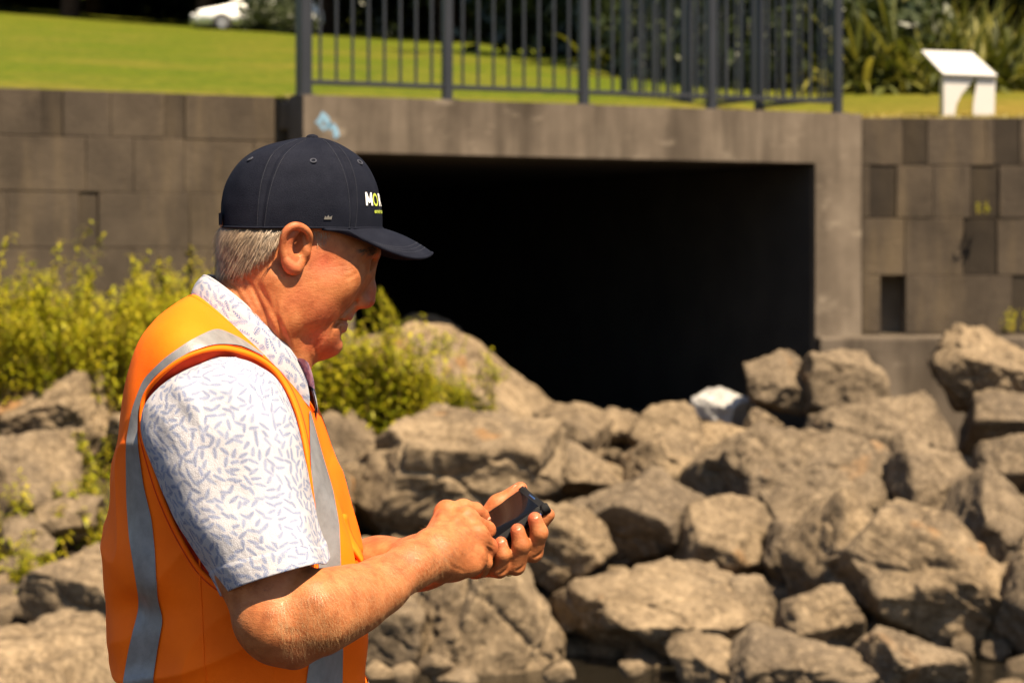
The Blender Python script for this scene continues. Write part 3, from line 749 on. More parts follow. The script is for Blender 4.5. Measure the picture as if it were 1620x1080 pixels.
# ------------------------------------------------------------ cars parked at the far edge of the lawn
def mat_paint(name, col):
    m = NT(name); m.color(col); m.set(Roughness=0.25); m.b.inputs['Coat Weight'].default_value = 0.5; return m.m
M['carwhite'] = mat_paint('white car paint', (0.82, 0.82, 0.80)); 
M['glass'] = plain('car window glass', (0.02, 0.025, 0.03), 0.06, var=0.0); M['tyre'] = plain('tyre rubber', (0.02, 0.02, 0.02), 0.9); M['rim'] = plain('wheel rim', (0.45, 0.45, 0.46), 0.3, 0.8)
M['lamp'] = plain('headlamp lens', (0.6, 0.6, 0.62), 0.15, var=0.0)
def car(px, py, d, rot, mat, label):
    p = W(px, py, d); e = empty('parked_car', p, rot); tag(e, label, 'car')
    # side profile of a hatchback, front at -x
    lower = [(-2.1, .30), (-2.15, .55), (-2.05, .74), (-1.15, .92), (-0.95, .95), (1.75, .98), (1.98, .90), (2.05, .55), (2.0, .30)]
    bm = bmesh.new(); prism(bm, [Vector((x, -.86, z)) for x, z in lower], Vector((0, 1.72, 0))); bmesh.ops.recalc_face_normals(bm, faces=bm.faces)
    bmesh.ops.bevel(bm, geom=list(bm.edges), offset=.07, segments=3, affect='EDGES'); bm_obj('body', bm, mat, e, True)
    cab = [(-1.0, .93), (-0.35, 1.42), (0.2, 1.50), (1.25, 1.46), (1.85, .96)]
    def loft(name, prof, y0, y1, m_, bev):
        bm = bmesh.new(); a = [bm.verts.new((x, -(y0 if z < 1.0 else y1), z)) for x, z in prof]; b = [bm.verts.new((x, (y0 if z < 1.0 else y1), z)) for x, z in prof]
        bm.faces.new(a[::-1]); bm.faces.new(b); n = len(a)
        for i in range(n): bm.faces.new((a[i], a[(i+1) % n], b[(i+1) % n], b[i]))
        bmesh.ops.recalc_face_normals(bm, faces=bm.faces); bmesh.ops.bevel(bm, geom=list(bm.edges), offset=bev, segments=2, affect='EDGES')
        return bm_obj(name, bm, m_, e, True)
    loft('cabin', cab, .80, .62, M['glass'], .04)
    loft('roof', [(-0.36, 1.425), (0.2, 1.505), (1.27, 1.465), (1.2, 1.52), (0.2, 1.555), (-0.3, 1.48)], .64, .64, mat, .012)
    for x0, x1 in ((-0.98, -0.33), (0.35, 0.42), (1.80, 1.24)):
        for s in (-1, 1):
            v, f = tube_vf([Vector((x0, s*.80, .95)), Vector((x1, s*.645, 1.46))], .04, 6); mk('pillar', v, f, mat, e, True)
    for x in (-1.35, 1.30):
        for s in (-1, 1):
            bm = bmesh.new(); bmesh.ops.create_cone(bm, cap_ends=True, segments=28, radius1=.32, radius2=.32, depth=.2, matrix=Matrix.Rotation(math.pi/2, 4, 'X')); bmesh.ops.bevel(bm, geom=list(bm.edges), offset=.02, segments=2, affect='EDGES')
            wl_ = bm_obj('wheel', bm, M['tyre'], e, True); wl_.location = (x, s*.80, .32)
            bm = bmesh.new(); bmesh.ops.create_cone(bm, cap_ends=True, segments=20, radius1=.2, radius2=.17, depth=.23, matrix=Matrix.Rotation(math.pi/2, 4, 'X')); bm_obj('rim', bm, M['rim'], wl_)
    for s in (-1, 1):
        me = box_mesh('headlamp', .2, .34, .14, M['lamp'], .03); o = link('headlamp', me, e); o.location = (-2.02, s*.62, .66)
    for s in (-1, 1):
        me = box_mesh('mirror', .12, .2, .13, mat, .03); o = link('mirror', me, e); o.location = (-0.75, s*.93, 1.0)
    return e
def car_on(px, d, rot, mat, label, sink=0.0):
    x = far_x(px, d); e = car(px, 40, d, rot, mat, label); e.location = (x, d, lawn_z(x, d)-sink)
car_on(408, 79.5, 0.30, M['carwhite'], 'white hatchback parked on the grass under the far trees', 0.16)
put_bush(far_x(446, 77.5), 77.5, 0, .45, 'dark shrub at the right end of the white car'); put_bush(far_x(425, 77), 77, 1, .38, 'low dark shrub hiding the rear of the white car')
# ------------------------------------------------------------ sculpting toolkit: distance fields meshed by surface nets
class Field:
    def __init__(self, lo, hi, h):
        self.lo = np.array(lo, float); self.h = h
        n = np.ceil((np.array(hi)-self.lo)/h).astype(int)+1; self.n = n
        self.ax = [(self.lo[i] + h*np.arange(n[i])).astype(np.float32) for i in range(3)]
        self.D = np.full(n, 0.05, np.float32)
    def sub(self, lo, hi, pad):
        s = []
        for i in range(3):
            a = int(np.floor((lo[i]-pad-self.lo[i])/self.h)); b = int(np.ceil((hi[i]+pad-self.lo[i])/self.h))+1
            a = max(0, a); b = min(self.n[i], b)
            if b <= a: return None
            s.append(slice(a, b))
        return tuple(s)
    def pts(self, s):
        return self.ax[0][s[0]][:, None, None], self.ax[1][s[1]][None, :, None], self.ax[2][s[2]][None, None, :]
    def comb(self, s, d, k, op):
        a = self.D[s]
        if op == 'sub':
            b = -d; hh = np.maximum(k-np.abs(a-b), 0)/k; self.D[s] = np.maximum(a, b) + hh*hh*k*0.25
        else:
            hh = np.maximum(k-np.abs(a-d), 0)/k; self.D[s] = np.minimum(a, d) - hh*hh*k*0.25
    def ell(self, c, r, Rm=None, k=0.006, op='add'):
        c = np.array(c, np.float32); r = np.array(r, np.float32); m = float(r.max())
        s = self.sub(c-m, c+m, k+0.006)
        if s is None: return
        X, Y, Z = self.pts(s); X = X-c[0]; Y = Y-c[1]; Z = Z-c[2]
        if Rm is None: Rm = np.eye(3)
        q = [X*Rm[i][0]+Y*Rm[i][1]+Z*Rm[i][2] for i in range(3)]
        k0 = np.sqrt(sum((q[i]/r[i])**2 for i in range(3))); k1 = np.sqrt(sum((q[i]/r[i]**2)**2 for i in range(3)))
        self.comb(s, (k0*(k0-1)/np.maximum(k1, 1e-6)).astype(np.float32), k, op)
    def cone(self, a, b, r1, r2, k=0.006, op='add'):
        a = np.array(a, np.float32); b = np.array(b, np.float32); m = max(r1, r2)
        s = self.sub(np.minimum(a, b)-m, np.maximum(a, b)+m, k+0.006)
        if s is None: return
        X, Y, Z = self.pts(s); ab = b-a; L2 = float(ab@ab)+1e-12
        px, py, pz = X-a[0], Y-a[1], Z-a[2]
        t = np.clip((px*ab[0]+py*ab[1]+pz*ab[2])/L2, 0, 1)
        d = np.sqrt((px-t*ab[0])**2+(py-t*ab[1])**2+(pz-t*ab[2])**2) - (r1+(r2-r1)*t)
        self.comb(s, d.astype(np.float32), k, op)
    def chain(self, P, Rr, k=0.006, op='add', k0=None):
        for i in range(len(P)-1): self.cone(P[i], P[i+1], Rr[i], Rr[i+1], k if (i or k0 is None) else k0, op)
    def smooth(self, it=1):
        for _ in range(it):
            D = self.D
            for ax in range(3):
                E_ = D.copy(); sl = [slice(None)]*3; a = list(sl); b = list(sl); c = list(sl)
                a[ax] = slice(0, -2); b[ax] = slice(1, -1); c[ax] = slice(2, None)
                E_[tuple(b)] = 0.25*D[tuple(a)]+0.5*D[tuple(b)]+0.25*D[tuple(c)]; D = E_
            self.D = D
    def mesh(self):
        D = self.D; s = D < 0
        c8 = [s[i:D.shape[0]-1+i, j:D.shape[1]-1+j, k:D.shape[2]-1+k] for i in (0, 1) for j in (0, 1) for k in (0, 1)]
        n = sum(c.astype(np.int8) for c in c8); mask = (n > 0) & (n < 8)
        I, J, K = np.nonzero(mask); idx = np.full(mask.shape, -1, np.int64); idx[mask] = np.arange(len(I))
        cor = [(i, j, k) for i in (0, 1) for j in (0, 1) for k in (0, 1)]
        val = {c: D[I+c[0], J+c[1], K+c[2]] for c in cor}
        acc = np.zeros((len(I), 3)); cnt = np.zeros(len(I))
        for a in cor:
            for ax in range(3):
                if a[ax] == 0:
                    b = list(a); b[ax] = 1; b = tuple(b); va, vb = val[a], val[b]; x = (va < 0) != (vb < 0)
                    t = np.where(x, va/np.where(x, va-vb, 1), 0)
                    p = np.tile(np.array(a, float), (len(I), 1)); p[:, ax] = t
                    acc[x] += p[x]; cnt[x] += 1
        V = self.lo + self.h*(np.stack([I, J, K], 1) + acc/cnt[:, None])
        F_ = []
        for ax in range(3):
            a = [slice(None)]*3; b = [slice(None)]*3; a[ax] = slice(0, -1); b[ax] = slice(1, None)
            sa, sb = s[tuple(a)], s[tuple(b)]; x = sa != sb
            o1, o2 = (ax+1) % 3, (ax+2) % 3
            P = np.stack(np.nonzero(x), 1); ok = (P[:, o1] > 0) & (P[:, o2] > 0) & (P[:, o1] < D.shape[o1]-1) & (P[:, o2] < D.shape[o2]-1); P = P[ok]
            d1 = np.zeros(3, int); d1[o1] = 1; d2 = np.zeros(3, int); d2[o2] = 1
            q = np.stack([idx[tuple((P-d1-d2).T)], idx[tuple((P-d2).T)], idx[tuple(P.T)], idx[tuple((P-d1).T)]], 1)
            fl = ~sa[tuple(P.T)]; q[fl] = q[fl][:, ::-1]; F_.append(q)
        return V, np.concatenate(F_)

MED = 2.85                                                  # the man's middle plane stands this far off
YAW = math.radians(10.0)                                    # his face turns a little away from the camera
FWD = Vector((math.cos(YAW), math.sin(YAW), 0)); NEAR = Vector((math.sin(YAW), -math.cos(YAW), 0)); UP = Vector((0, 0, 1))
HC = W(460, 400, MED)
def HP(px, py, side=0.0):
    """point of the head at photo pixel (px, py), side mm off his middle plane (near side positive)"""
    k = Vector(((px-CXP)/FPX, 1.0, (HOR-py)/FPX)); C = Vector((0, 0, EYE))
    d = (side*0.001 - (C-HC).dot(NEAR))/k.dot(NEAR); return C + k*d
def HR(pitch=0.0, roll=0.0):
    """rows: local forward, near, up axes turned by pitch (nod) degrees"""
    p = math.radians(pitch); f = FWD*math.cos(p)+UP*math.sin(p); u = UP*math.cos(p)-FWD*math.sin(p); n = NEAR
    if roll:
        q = math.radians(roll); f, n = f*math.cos(q)+n*math.sin(q), n*math.cos(q)-f*math.sin(q)
    return np.array([f[:], n[:], u[:]])
mm = 0.001
def E3(*r): return [x*mm for x in r]

# ------------------------------------------------------------ head and neck
hd = Field((-0.40, 2.72, 1.42), (-0.13, 2.99, 1.755), 0.0013)
hd.chain([HP(372, 585), HP(402, 505), HP(440, 425), HP(458, 370)], [.052, .056, .057, .058], .02)
hd.ell(HP(474, 336), E3(84, 70, 76), HR(-8), .01)
hd.ell(HP(425, 374), E3(54, 64, 52), HR(), .03)                 # occiput
hd.ell(HP(521, 400), E3(58, 61, 47), HR(-15), .02)              # brow and upper face
hd.ell(HP(512, 448), E3(46, 50, 47), HR(-20), .02)              # maxilla
hd.ell(HP(505, 498), E3(36, 36, 35), HR(-25), .014)             # muzzle
hd.ell(HP(519, 543), E3(17, 21, 12.5), HR(-20), .008)             # chin
hd.ell(HP(500, 543), E3(20, 26, 12), HR(-10), .014)
for s in (1, -1):
    hd.chain([HP(446, 445, 55*s), HP(448, 494, 51*s), HP(508, 538, 14*s)], E3(14, 13, 12), .016)   # jaw
    hd.ell(HP(543, 445, 44*s), E3(18, 17, 22), HR(-25), .016)                     # cheekbone
    hd.ell(HP(503, 474, 38*s), E3(28, 20, 34), HR(-30), .02)                                         # cheek
    hd.ell(HP(478, 455, 51*s), E3(28, 14, 40), HR(-10), .02)                                         # masseter
    hd.ell(HP(510, 522, 26*s), E3(18, 13, 18), HR(-30), .012)                                        # jowl
    hd.chain([HP(432, 445, 56*s), HP(446, 510, 46*s), HP(478, 590, 24*s)], E3(13, 12, 10), .018)    # neck muscle
    hd.ell(HP(585, 412, 31*s), E3(13, 15, 10), HR(-15), .008, 'sub')                                 # eye socket
    hd.ell(HP(570 if s > 0 else 572, 414, 31*s), E3(12.5, 13, 12), HR(), .003)                        # lid over the eye
    hd.chain([HP(577, 421, 20*s), HP(580, 423, 31*s), HP(572, 421, 42*s)], E3(2.2, 2.6, 2.2), .004)  # lower lid
    hd.chain([HP(594, 399, 10*s), HP(590, 394, 30*s), HP(572, 398, 46*s)], E3(6, 7, 6), .009)        # brow ridge
hd.chain([HP(492, 530), HP(452, 540), HP(405, 575)], [.018, .029, .038], .03)                        # throat
# nose
hd.chain([HP(581, 408), HP(579, 432), HP(582, 455), HP(581, 474)], E3(9, 7.8, 8.6, 9.6), .007)
for s in (1, -1):
    hd.ell(HP(570, 477, 12*s), E3(10, 6, 7.5), HR(-10), .005)
    hd.ell(HP(576, 487, 6*s), E3(5.5, 3.4, 4.5), HR(-10), .002, 'sub')
hd.ell(HP(562, 468), E3(14, 15, 14), HR(), .012)
# mouth
hd.ell(HP(548, 487), E3(10, 17, 11), HR(-20), .006)               # philtrum
hd.ell(HP(546, 498), E3(9.2, 22, 6.0), HR(-28), .003)            # upper lip
hd.ell(HP(537, 519), E3(8.6, 20, 6.2), HR(-25), .003)               # lower lip
hd.ell(HP(546, 533), E3(6.5, 17, 3.2), HR(-25), .006, 'sub')      # crease above the chin
for s in (1, -1):
    hd.chain([HP(564, 508.5, 0), HP(552, 508.5, 0), HP(548, 508.5, 14*s), HP(540, 508, 26*s), HP(531, 511, 34*s)], E3(2.6, 2.0, 2.2, 2.2, 1.2), .002, 'sub')   # parting of the lips to the corner
    hd.chain([HP(563, 476, 18*s), HP(552, 489, 29*s), HP(540, 502, 34*s), HP(530, 516, 35*s)], E3(1.2, 1.7, 1.7, .8), .006, 'sub')
hd.smooth(1)
HV, HF = hd.mesh()
# ears, in a finer field: helix, antihelix, concha, tragus and lobe; the back edge stands out from the head
def EP(px, py, s, out=0.0): return HP(px, py, s*(71 + (492-px)*0.22 + max(0, 384-py)*0.34 + out))
def crom(P, n=7):
    P = [Vector(p) for p in P]; out = []
    for i in range(len(P)-1):
        a, b, c, d = P[max(0, i-1)], P[i], P[i+1], P[min(len(P)-1, i+2)]
        for k in range(n):
            t = k/n; out.append(.5*((2*b)+(c-a)*t+(2*a-5*b+4*c-d)*t*t+(3*b-a-3*c+d)*t**3))
    return out + [P[-1]]
def rcrom(R_, n=7): return list(np.interp(np.arange((len(R_)-1)*n+1)/n, range(len(R_)), R_))
EV, EF = [HV], [HF]; nE = len(HV)
for s in (1, -1):
    c_ = HP(468, 390, 74*s); ef = Field((c_.x-.034, c_.y-.032, c_.z-.044), (c_.x+.034, c_.y+.032, c_.z+.044), 0.0007)
    ef.ell(EP(467, 386, s, -4), E3(17, 5.5, 27), HR(-8, -14*s), .004)                                  # shell
    ef.ell(EP(465, 380, s, 2.5), E3(11, 3.6, 18), HR(-8, -14*s), .003, 'sub')
    ef.chain(crom([EP(487, 390, s, -3), EP(490, 376, s, 0), EP(486, 366, s, 1.5), EP(477, 359, s, 3), EP(466, 357, s, 3.5), EP(456, 362, s, 3.5), EP(449, 373, s, 3.5), EP(447, 389, s, 3), EP(449, 403, s, 2), EP(453, 414, s, 1)]), rcrom(E3(2.2, 2.6, 2.8, 2.9, 3.0, 3.0, 2.9, 2.8, 2.7, 3.0)), .003)
    ef.chain(crom([EP(453, 413, s, 0), EP(460, 422, s, -1.5), EP(467, 424, s, -3), EP(473, 416, s, -4)]), rcrom(E3(3.8, 5.4, 5.2, 4.4)), .005)
    ef.chain(crom([EP(468, 366, s, -1.5), EP(459, 374, s, -.5), EP(455, 388, s, 0), EP(457, 403, s, -.5), EP(465, 411, s, -2)]), rcrom(E3(2.6, 3.2, 3.4, 3.2, 3.0)), .005)
    ef.ell(EP(470, 384, s, 0), E3(6.5, 8, 13.5), HR(-14, -14*s), .003, 'sub')                            # concha
    ef.ell(EP(474, 394, s, -2), E3(6, 8, 8), HR(-8, -14*s), .003, 'sub')
    ef.ell(EP(485, 396, s, -1), E3(4, 3.4, 6.5), HR(10), .004)                                          # tragus
    ef.cone(HP(478, 380, 60*s), HP(476, 404, 60*s), .012, .012, .006)                                  # root buried in the head
    ef.smooth(2); v_, f_ = ef.mesh(); EV.append(v_); EF.append(f_ + nE); nE += len(v_)
HV = np.concatenate(EV); HF = np.concatenate(EF)

# ------------------------------------------------------------ right arm and hand (near side)
def A(px, py, d): return W(px, py, d)
ra = Field((-0.36, 2.52, 1.00), (0.02, 2.92, 1.62), 0.0015)
sh, el = A(352, 655, 2.685), A(434, 985, 2.615)
ra.chain([A(362, 690, 2.70), A(385, 780, 2.665), A(412, 890, 2.635), A(430, 965, 2.62)], [.045, .048, .047, .043], .02)
ra.chain([A(436, 985, 2.615), A(500, 970, 2.63), A(540, 956, 2.65), A(567, 946, 2.667), A(602, 926, 2.69), A(650, 893, 2.725), A(684, 873, 2.752)], [.042, .0435, .0375, .0330, .0292, .0240, .0235], .015)
ra.cone(A(437, 1018, 2.615), A(466, 1034, 2.615), .016, .015, .022)                                   # elbow point
ra.cone(A(495, 945, 2.605), A(565, 925, 2.648), .022, .016, .02)                                       # brachioradialis
ra.cone(A(615, 928, 2.70), A(690, 895, 2.745), .013, .013, .012)                                      # ulna side
ra.ell(A(684, 888, 2.735), E3(9, 9, 9), None, .012)                                                  # wrist bone
IM, MM_, RM, PM = A(706, 811, 2.822), A(738, 822, 2.806), A(755, 848, 2.796), A(750, 880, 2.79)
wr_ = A(686, 874, 2.757)
for q, r1, r2 in ((IM, .021, .0125), (MM_, .0225, .0125), (RM, .0215, .0118), (PM, .018, .0115)): ra.cone(wr_, q, r1, r2, .014)
ra.cone(A(700, 898, 2.765), A(745, 894, 2.785), .017, .0135, .014)                                    # heel of the hand
ra.cone(IM, MM_, .0105, .0105, .008); ra.cone(MM_, RM, .0105, .010, .008); ra.cone(RM, PM, .010, .0095, .008)
for q in (IM, MM_, RM, PM): ra.ell(q + Vector((0, -.004, .006)), E3(8.5, 8, 8), None, .007)            # knuckles
ra.chain([IM, A(733, 803, 2.842), A(752, 808, 2.856), A(762, 816, 2.862), A(768, 826, 2.864)], [.0118, .0102, .0100, .0085, .0072], .004, k0=.008)
ra.chain([MM_, A(770, 838, 2.832), A(771, 855, 2.848), A(760, 866, 2.852)], [.0118, .0103, .009, .008], .004, k0=.008)
ra.chain([RM, A(777, 866, 2.815), A(775, 880, 2.832), A(762, 884, 2.838)], [.0112, .0098, .0088, .0078], .004, k0=.008)
ra.chain([PM, A(766, 890, 2.806), A(762, 900, 2.82), A(750, 898, 2.826)], [.0105, .0092, .0082, .0074], .004, k0=.008)
ra.chain([A(692, 862, 2.78), A(714, 838, 2.815), A(736, 842, 2.842), A(756, 848, 2.858)], [.016, .013, .0105, .0085], .008)   # thumb, under the index finger
# tendons and veins on the back of the hand
for q in (IM, MM_, RM, PM):
    o_ = Vector((0, -.010, .011)); ra.chain([wr_.lerp(q, .35)+o_*1.3, wr_.lerp(q, .7)+o_, q+o_*.7], E3(2.0, 2.2, 2), .008)
for pl in ([(696, 838, 2.772), (712, 830, 2.79), (726, 836, 2.793)], [(690, 860, 2.745), (712, 850, 2.772), (732, 852, 2.782)]):
    ra.chain([A(*p) for p in pl], [1.5*mm]*len(pl), .006)
ra.smooth(1)
RV, RF = ra.mesh()

# ------------------------------------------------------------ the phone's place, then the left arm and hand round it
C1 = A(865, 797, 2.834)
PW = Vector((-27.6, 68, 15.6)).normalized(); PL = Vector((-67, -16.6, -46)).normalized(); PL = (PL - PW*PL.dot(PW)).normalized()
PN = PW.cross(PL).normalized()
if PN.z < 0: PN = -PN
def Q(a, b, c): return C1 + PL*a + PW*b + PN*c
la = Field((-0.30, 2.72, 1.08), (0.10, 3.16, 1.40), 0.0015)
wrl = A(715, 882, 2.905)
la.chain([A(452, 955, 3.06), A(520, 930, 3.03), A(600, 904, 2.985), A(670, 888, 2.93), wrl], [.044, .045, .040, .030, .025], .02)
lm = {'i': Q(.058, .055, -.030), 'm': Q(.068, .044, -.030), 'r': Q(.090, .034, -.030), 'p': Q(.108, .026, -.027)}
for q, r1, r2 in ((lm['i'], .021, .012), (lm['m'], .022, .012), (lm['r'], .021, .0115), (lm['p'], .018, .011)): la.cone(wrl, q, r1, r2, .014)
la.cone(lm['i'], lm['m'], .010, .010, .008); la.cone(lm['m'], lm['r'], .010, .010, .008); la.cone(lm['r'], lm['p'], .010, .009, .008)
la.chain([lm['i'], Q(.040, .022, -.030), Q(.024, .010, -.024), Q(.004, .006, -.016)], [.0115, .0100, .0090, .0080], .004, k0=.008)
la.chain([lm['m'], Q(.044, -.004, -.040), Q(.027, -.0115, -.019), Q(.0225, -.0075, -.003)], [.0118, .0108, .0100, .0086], .004, k0=.008)
la.chain([lm['r'], Q(.070, -.005, -.040), Q(.053, -.0115, -.018), Q(.047, -.0075, -.002)], [.0115, .0106, .0100, .0086], .004, k0=.008)
la.chain([lm['p'], Q(.089, -.004, -.032), Q(.077, -.0100, -.015), Q(.071, -.0065, -.003)], [.0105, .0092, .0086, .0076], .004, k0=.008)
la.chain([wrl, Q(.104, .064, -.032), Q(.072, .082, -.014), Q(.037, .0815, -.004), Q(.004, .078, -.003)], [.020, .018, .0125, .0105, .0084], .008)
for q in (Q(.044, -.0145, -.040), Q(.070, -.0155, -.040), Q(.089, -.013, -.032)):                       # creases over the finger joints
    la.ell(q, E3(7, 1.4, 1.2), np.array([PL[:], PW[:], PN[:]]), .002, 'sub')
la.smooth(1)
LV, LF = la.mesh()

# ------------------------------------------------------------ torso, hips and legs under the clothes (coarse)
tb = Field((-0.62, 2.45, 0.02), (0.05, 3.25, 1.60), 0.010)
def T(px, py, dd=0.0): return W(px, py, MED+dd)
tb.ell(T(355, 730), E3(100, 130, 120), None, .04); tb.ell(T(365, 880), E3(105, 135, 170), None, .05); tb.ell(T(378, 1090), E3(98, 132, 120), None, .04)
tb.cone(T(365, 650), T(405, 510), .060, .048, .04)
for s in (-1, 1):
    tb.cone(T(362, 630, s*.06), T(358, 670, s*.145), .040, .040, .03)
    hip = W(372, 1120, MED+s*.09)
    tb.chain([hip, Vector((hip.x+.01, MED+s*.11, .50)), Vector((hip.x-.03, MED+s*.12, .09))], [.072, .056, .042], .04)
    tb.cone(Vector((hip.x-.045, MED+s*.12, .06)), Vector((hip.x+.12, MED+s*.13, .045)), .038, .03, .03)
tb.cone(T(370, 720, .14), A(430, 940, 3.06), .045, .046, .04)
TVv, TFf = tb.mesh()

# ------------------------------------------------------------ skin
def mat_skin():
    m = NT('sunburnt skin'); c = m.coord('Object')
    at = m.n('Attribute'); at.attribute_name = 'flush'; lp_ = m.n('Attribute'); lp_.attribute_name = 'lips'
    n1 = m.noise(c, 55, 5, 0.6); n2 = m.noise(c, 16, 4, 0.6)
    base = m.ramp(n1, [(0.3, (0.25, 0.076, 0.024)), (0.5, (0.35, 0.118, 0.040)), (0.72, (0.43, 0.162, 0.060))])
    fl = m.math('MULTIPLY', at.outputs['Fac'], m.ramp(n2, [(0.3, 0.55), (0.65, 1.1)]))
    base = m.mix(fl, base, m.ramp(n1, [(0.3, (0.33, 0.056, 0.026)), (0.7, (0.44, 0.102, 0.050))]))
    base = m.mix(lp_.outputs['Fac'], base, (0.38, 0.12, 0.085))
    sp = m.vor(c, 190).outputs['Distance']; spn = m.noise(c, 38, 2)
    base = m.mix(m.math('MULTIPLY', m.ramp(sp, [(0.10, 0.6), (0.28, 0.0)]), m.ramp(spn, [(0.50, 0.0), (0.62, 1.0)])), base, (0.20, 0.07, 0.03))
    m.color(base); m.set(Roughness=0.52)
    m.b.inputs['Subsurface Weight'].default_value = 0.10; m.b.inputs['Subsurface Radius'].default_value = (0.012, 0.004, 0.002); m.b.inputs['Subsurface Scale'].default_value = 0.25
    m.b.inputs['Specular IOR Level'].default_value = 0.30
    pore = m.vor(c, 620).outputs['Distance']; wr2 = m.noise(m.mapping(c, (1, 1, 2.0)), 150, 5, 0.65)
    h = m.math('ADD', m.math('MULTIPLY', pore, 0.30), m.math('MULTIPLY', wr2, 1.0))
    m.normal(m.bump(h, 0.34, 0.0018)); return m.m
M['skin'] = mat_skin()

person = empty('person', (W(372, 1100, MED).x, MED, 0.0))
tag(person, 'man in navy cap, orange safety vest and leaf print shirt looking down at a phone', 'person')
def pmk(name, V, Fc, mat, parent=None, smooth=True):
    """part of the man; vertices are given in world space"""
    off = np.array(person.location)
    o = mk(name, np.array([tuple(v) for v in V]) - off, Fc, mat, parent or person, smooth); return o
nv = [0, len(HV), len(HV)+len(RV), len(HV)+len(RV)+len(LV)]
BV = np.concatenate([HV, RV, LV, TVv]); BF = np.concatenate([HF, RF+nv[1], LF+nv[2], TFf+nv[3]])
body = pmk('body', BV, BF, M['skin'])
def blobs(P, L):
    f = np.zeros(len(P))
    for c, r, a in L:
        f = np.maximum(f, a*np.clip(1.35-np.linalg.norm(P-np.array(c), axis=1)/r, 0, 1))
    return f
fl_ = blobs(BV, [(HP(515, 420, 60), .020, .75), (HP(500, 400, 62), .018, .45), (HP(500, 490, 52), .022, .6), (HP(470, 470, 62), .02, .4), (HP(585, 472), .018, .9), (HP(520, 545, 20), .022, .6), (HP(500, 535, 40), .02, .6),
    (HP(462, 365, 82), .022, .7), (HP(460, 420, 80), .014, .6), (HP(515, 420, -60), .022, .7), (HP(500, 490, -52), .022, .6),
    (IM, .012, .5), (MM_, .013, .55), (RM, .013, .5), (A(770, 838, 2.832), .012, .5), (A(777, 866, 2.815), .012, .5), (A(752, 808, 2.856), .012, .5), (A(768, 826, 2.864), .012, .7),
    (Q(.0225, -.0075, .003), .012, .8), (Q(.047, -.0075, .005), .012, .8), (Q(.071, -.0065, .003), .011, .8), (Q(.006, .078, .007), .013, .6), (A(640, 870, 2.69), .03, .35), (A(460, 1030, 2.60), .03, .3)])
lp2 = blobs(BV, [(HP(549, 500, 0), .010, .8), (HP(548, 501, 12), .008, .8), (HP(548, 501, -12), .008, .8), (HP(538, 519, 0), .010, .8), (HP(538, 519, 12), .008, .7), (HP(538, 519, -12), .008, .7)])
body.data.attributes.new('flush', 'FLOAT', 'POINT').data.foreach_set('value', fl_.astype(np.float32))
body.data.attributes.new('lips', 'FLOAT', 'POINT').data.foreach_set('value', np.clip(lp2*1.6, 0, 1).astype(np.float32))

def px_of(P):
    return CXP + FPX*P[:, 0]/P[:, 1], HOR - FPX*(P[:, 2]-EYE)/P[:, 1]
def seg_dist(x, y, pl):
    d = np.full(len(x), 1e9); tt = np.zeros(len(x)); n = len(pl)-1
    for i in range(n):
        (ax, ay), (bx, by) = pl[i], pl[i+1]; ux, uy = bx-ax, by-ay; L = ux*ux+uy*uy
        t = np.clip(((x-ax)*ux+(y-ay)*uy)/L, 0, 1); q = np.hypot(x-ax-t*ux, y-ay-t*uy)
        m_ = q < d; d = np.where(m_, q, d); tt = np.where(m_, (i+t)/n, tt)
    return d, tt
def creases(ob, sel, mirror, lines):
    """press thin folds into the skin along lines traced on the near side (and mirrored to the far side)"""
    me = ob.data; n = len(me.vertices); co = np.zeros(n*3); me.vertices.foreach_get('co', co); co = co.reshape(-1, 3)
    no = np.zeros(n*3); me.vertex_normals.foreach_get('vector', no); no = no.reshape(-1, 3)
    off = np.array(person.location); P = co + off; Nn = no.copy(); idx = np.arange(n)[sel]
    P = P[sel]; Nn = Nn[sel]; nr = np.array(NEAR[:]); hc = np.array(HC[:])
    if mirror:
        c = (P-hc)@nr; far = c < 0; P2 = P.copy(); P2[far] -= 2*c[far, None]*nr; N2 = Nn.copy(); cn = Nn@nr; N2[far] -= 2*cn[far, None]*nr
    else: P2, N2 = P, Nn
    x, y = px_of(P2); face = np.clip((-(N2[:, 1])+0.15)*3, 0, 1); disp = np.zeros(len(P))
    for pl, dep, wd in lines:
        d, t = seg_dist(x, y, pl); prof = np.exp(-(d/wd)**2) - 0.45*np.exp(-((d-2.0*wd)/(wd*1.1))**2)
        disp -= dep*mm*prof*face*np.clip(np.minimum(t, 1-t)*5+0.15, 0, 1)
    co[idx] += Nn*disp[:, None]
    me.vertices.foreach_set('co', co.ravel()); me.update()
selH = np.zeros(len(BV), bool); selH[:nv[1]] = True; selR = np.zeros(len(BV), bool); selR[nv[1]:nv[2]] = True
creases(body, selH, True, [
  ([(567, 471), (557, 484), (546, 494), (536, 506), (527, 520)], 1.0, 2.6), ([(531, 511), (526, 521), (524, 532)], 0.6, 2.2), ([(528, 500), (518, 518), (512, 540)], 0.50, 3),
  ([(556, 426), (541, 430), (527, 437)], 0.10, 2.0), ([(557, 420), (541, 420), (526, 424)], 0.10, 2.0), ([(556, 414), (542, 411), (530, 410)], 0.08, 2.0), ([(566, 431), (557, 437), (545, 441)], 0.43, 2.6),
  ([(346, 440), (372, 458), (390, 488), (404, 522)], 1.12, 3.4), ([(372, 424), (398, 452), (416, 490), (432, 532)], 0.81, 3.4), ([(408, 446), (427, 482), (444, 520), (458, 556)], 0.81, 3.6),
  ([(436, 470), (438, 500), (450, 535), (468, 566)], 0.99, 4.0), ([(452, 448), (448, 476), (454, 505)], 0.43, 4.5), ([(505, 538), (498, 550), (502, 562)], 0.87, 3.4), ([(548, 452), (530, 462), (512, 468)], 0.09, 3)])
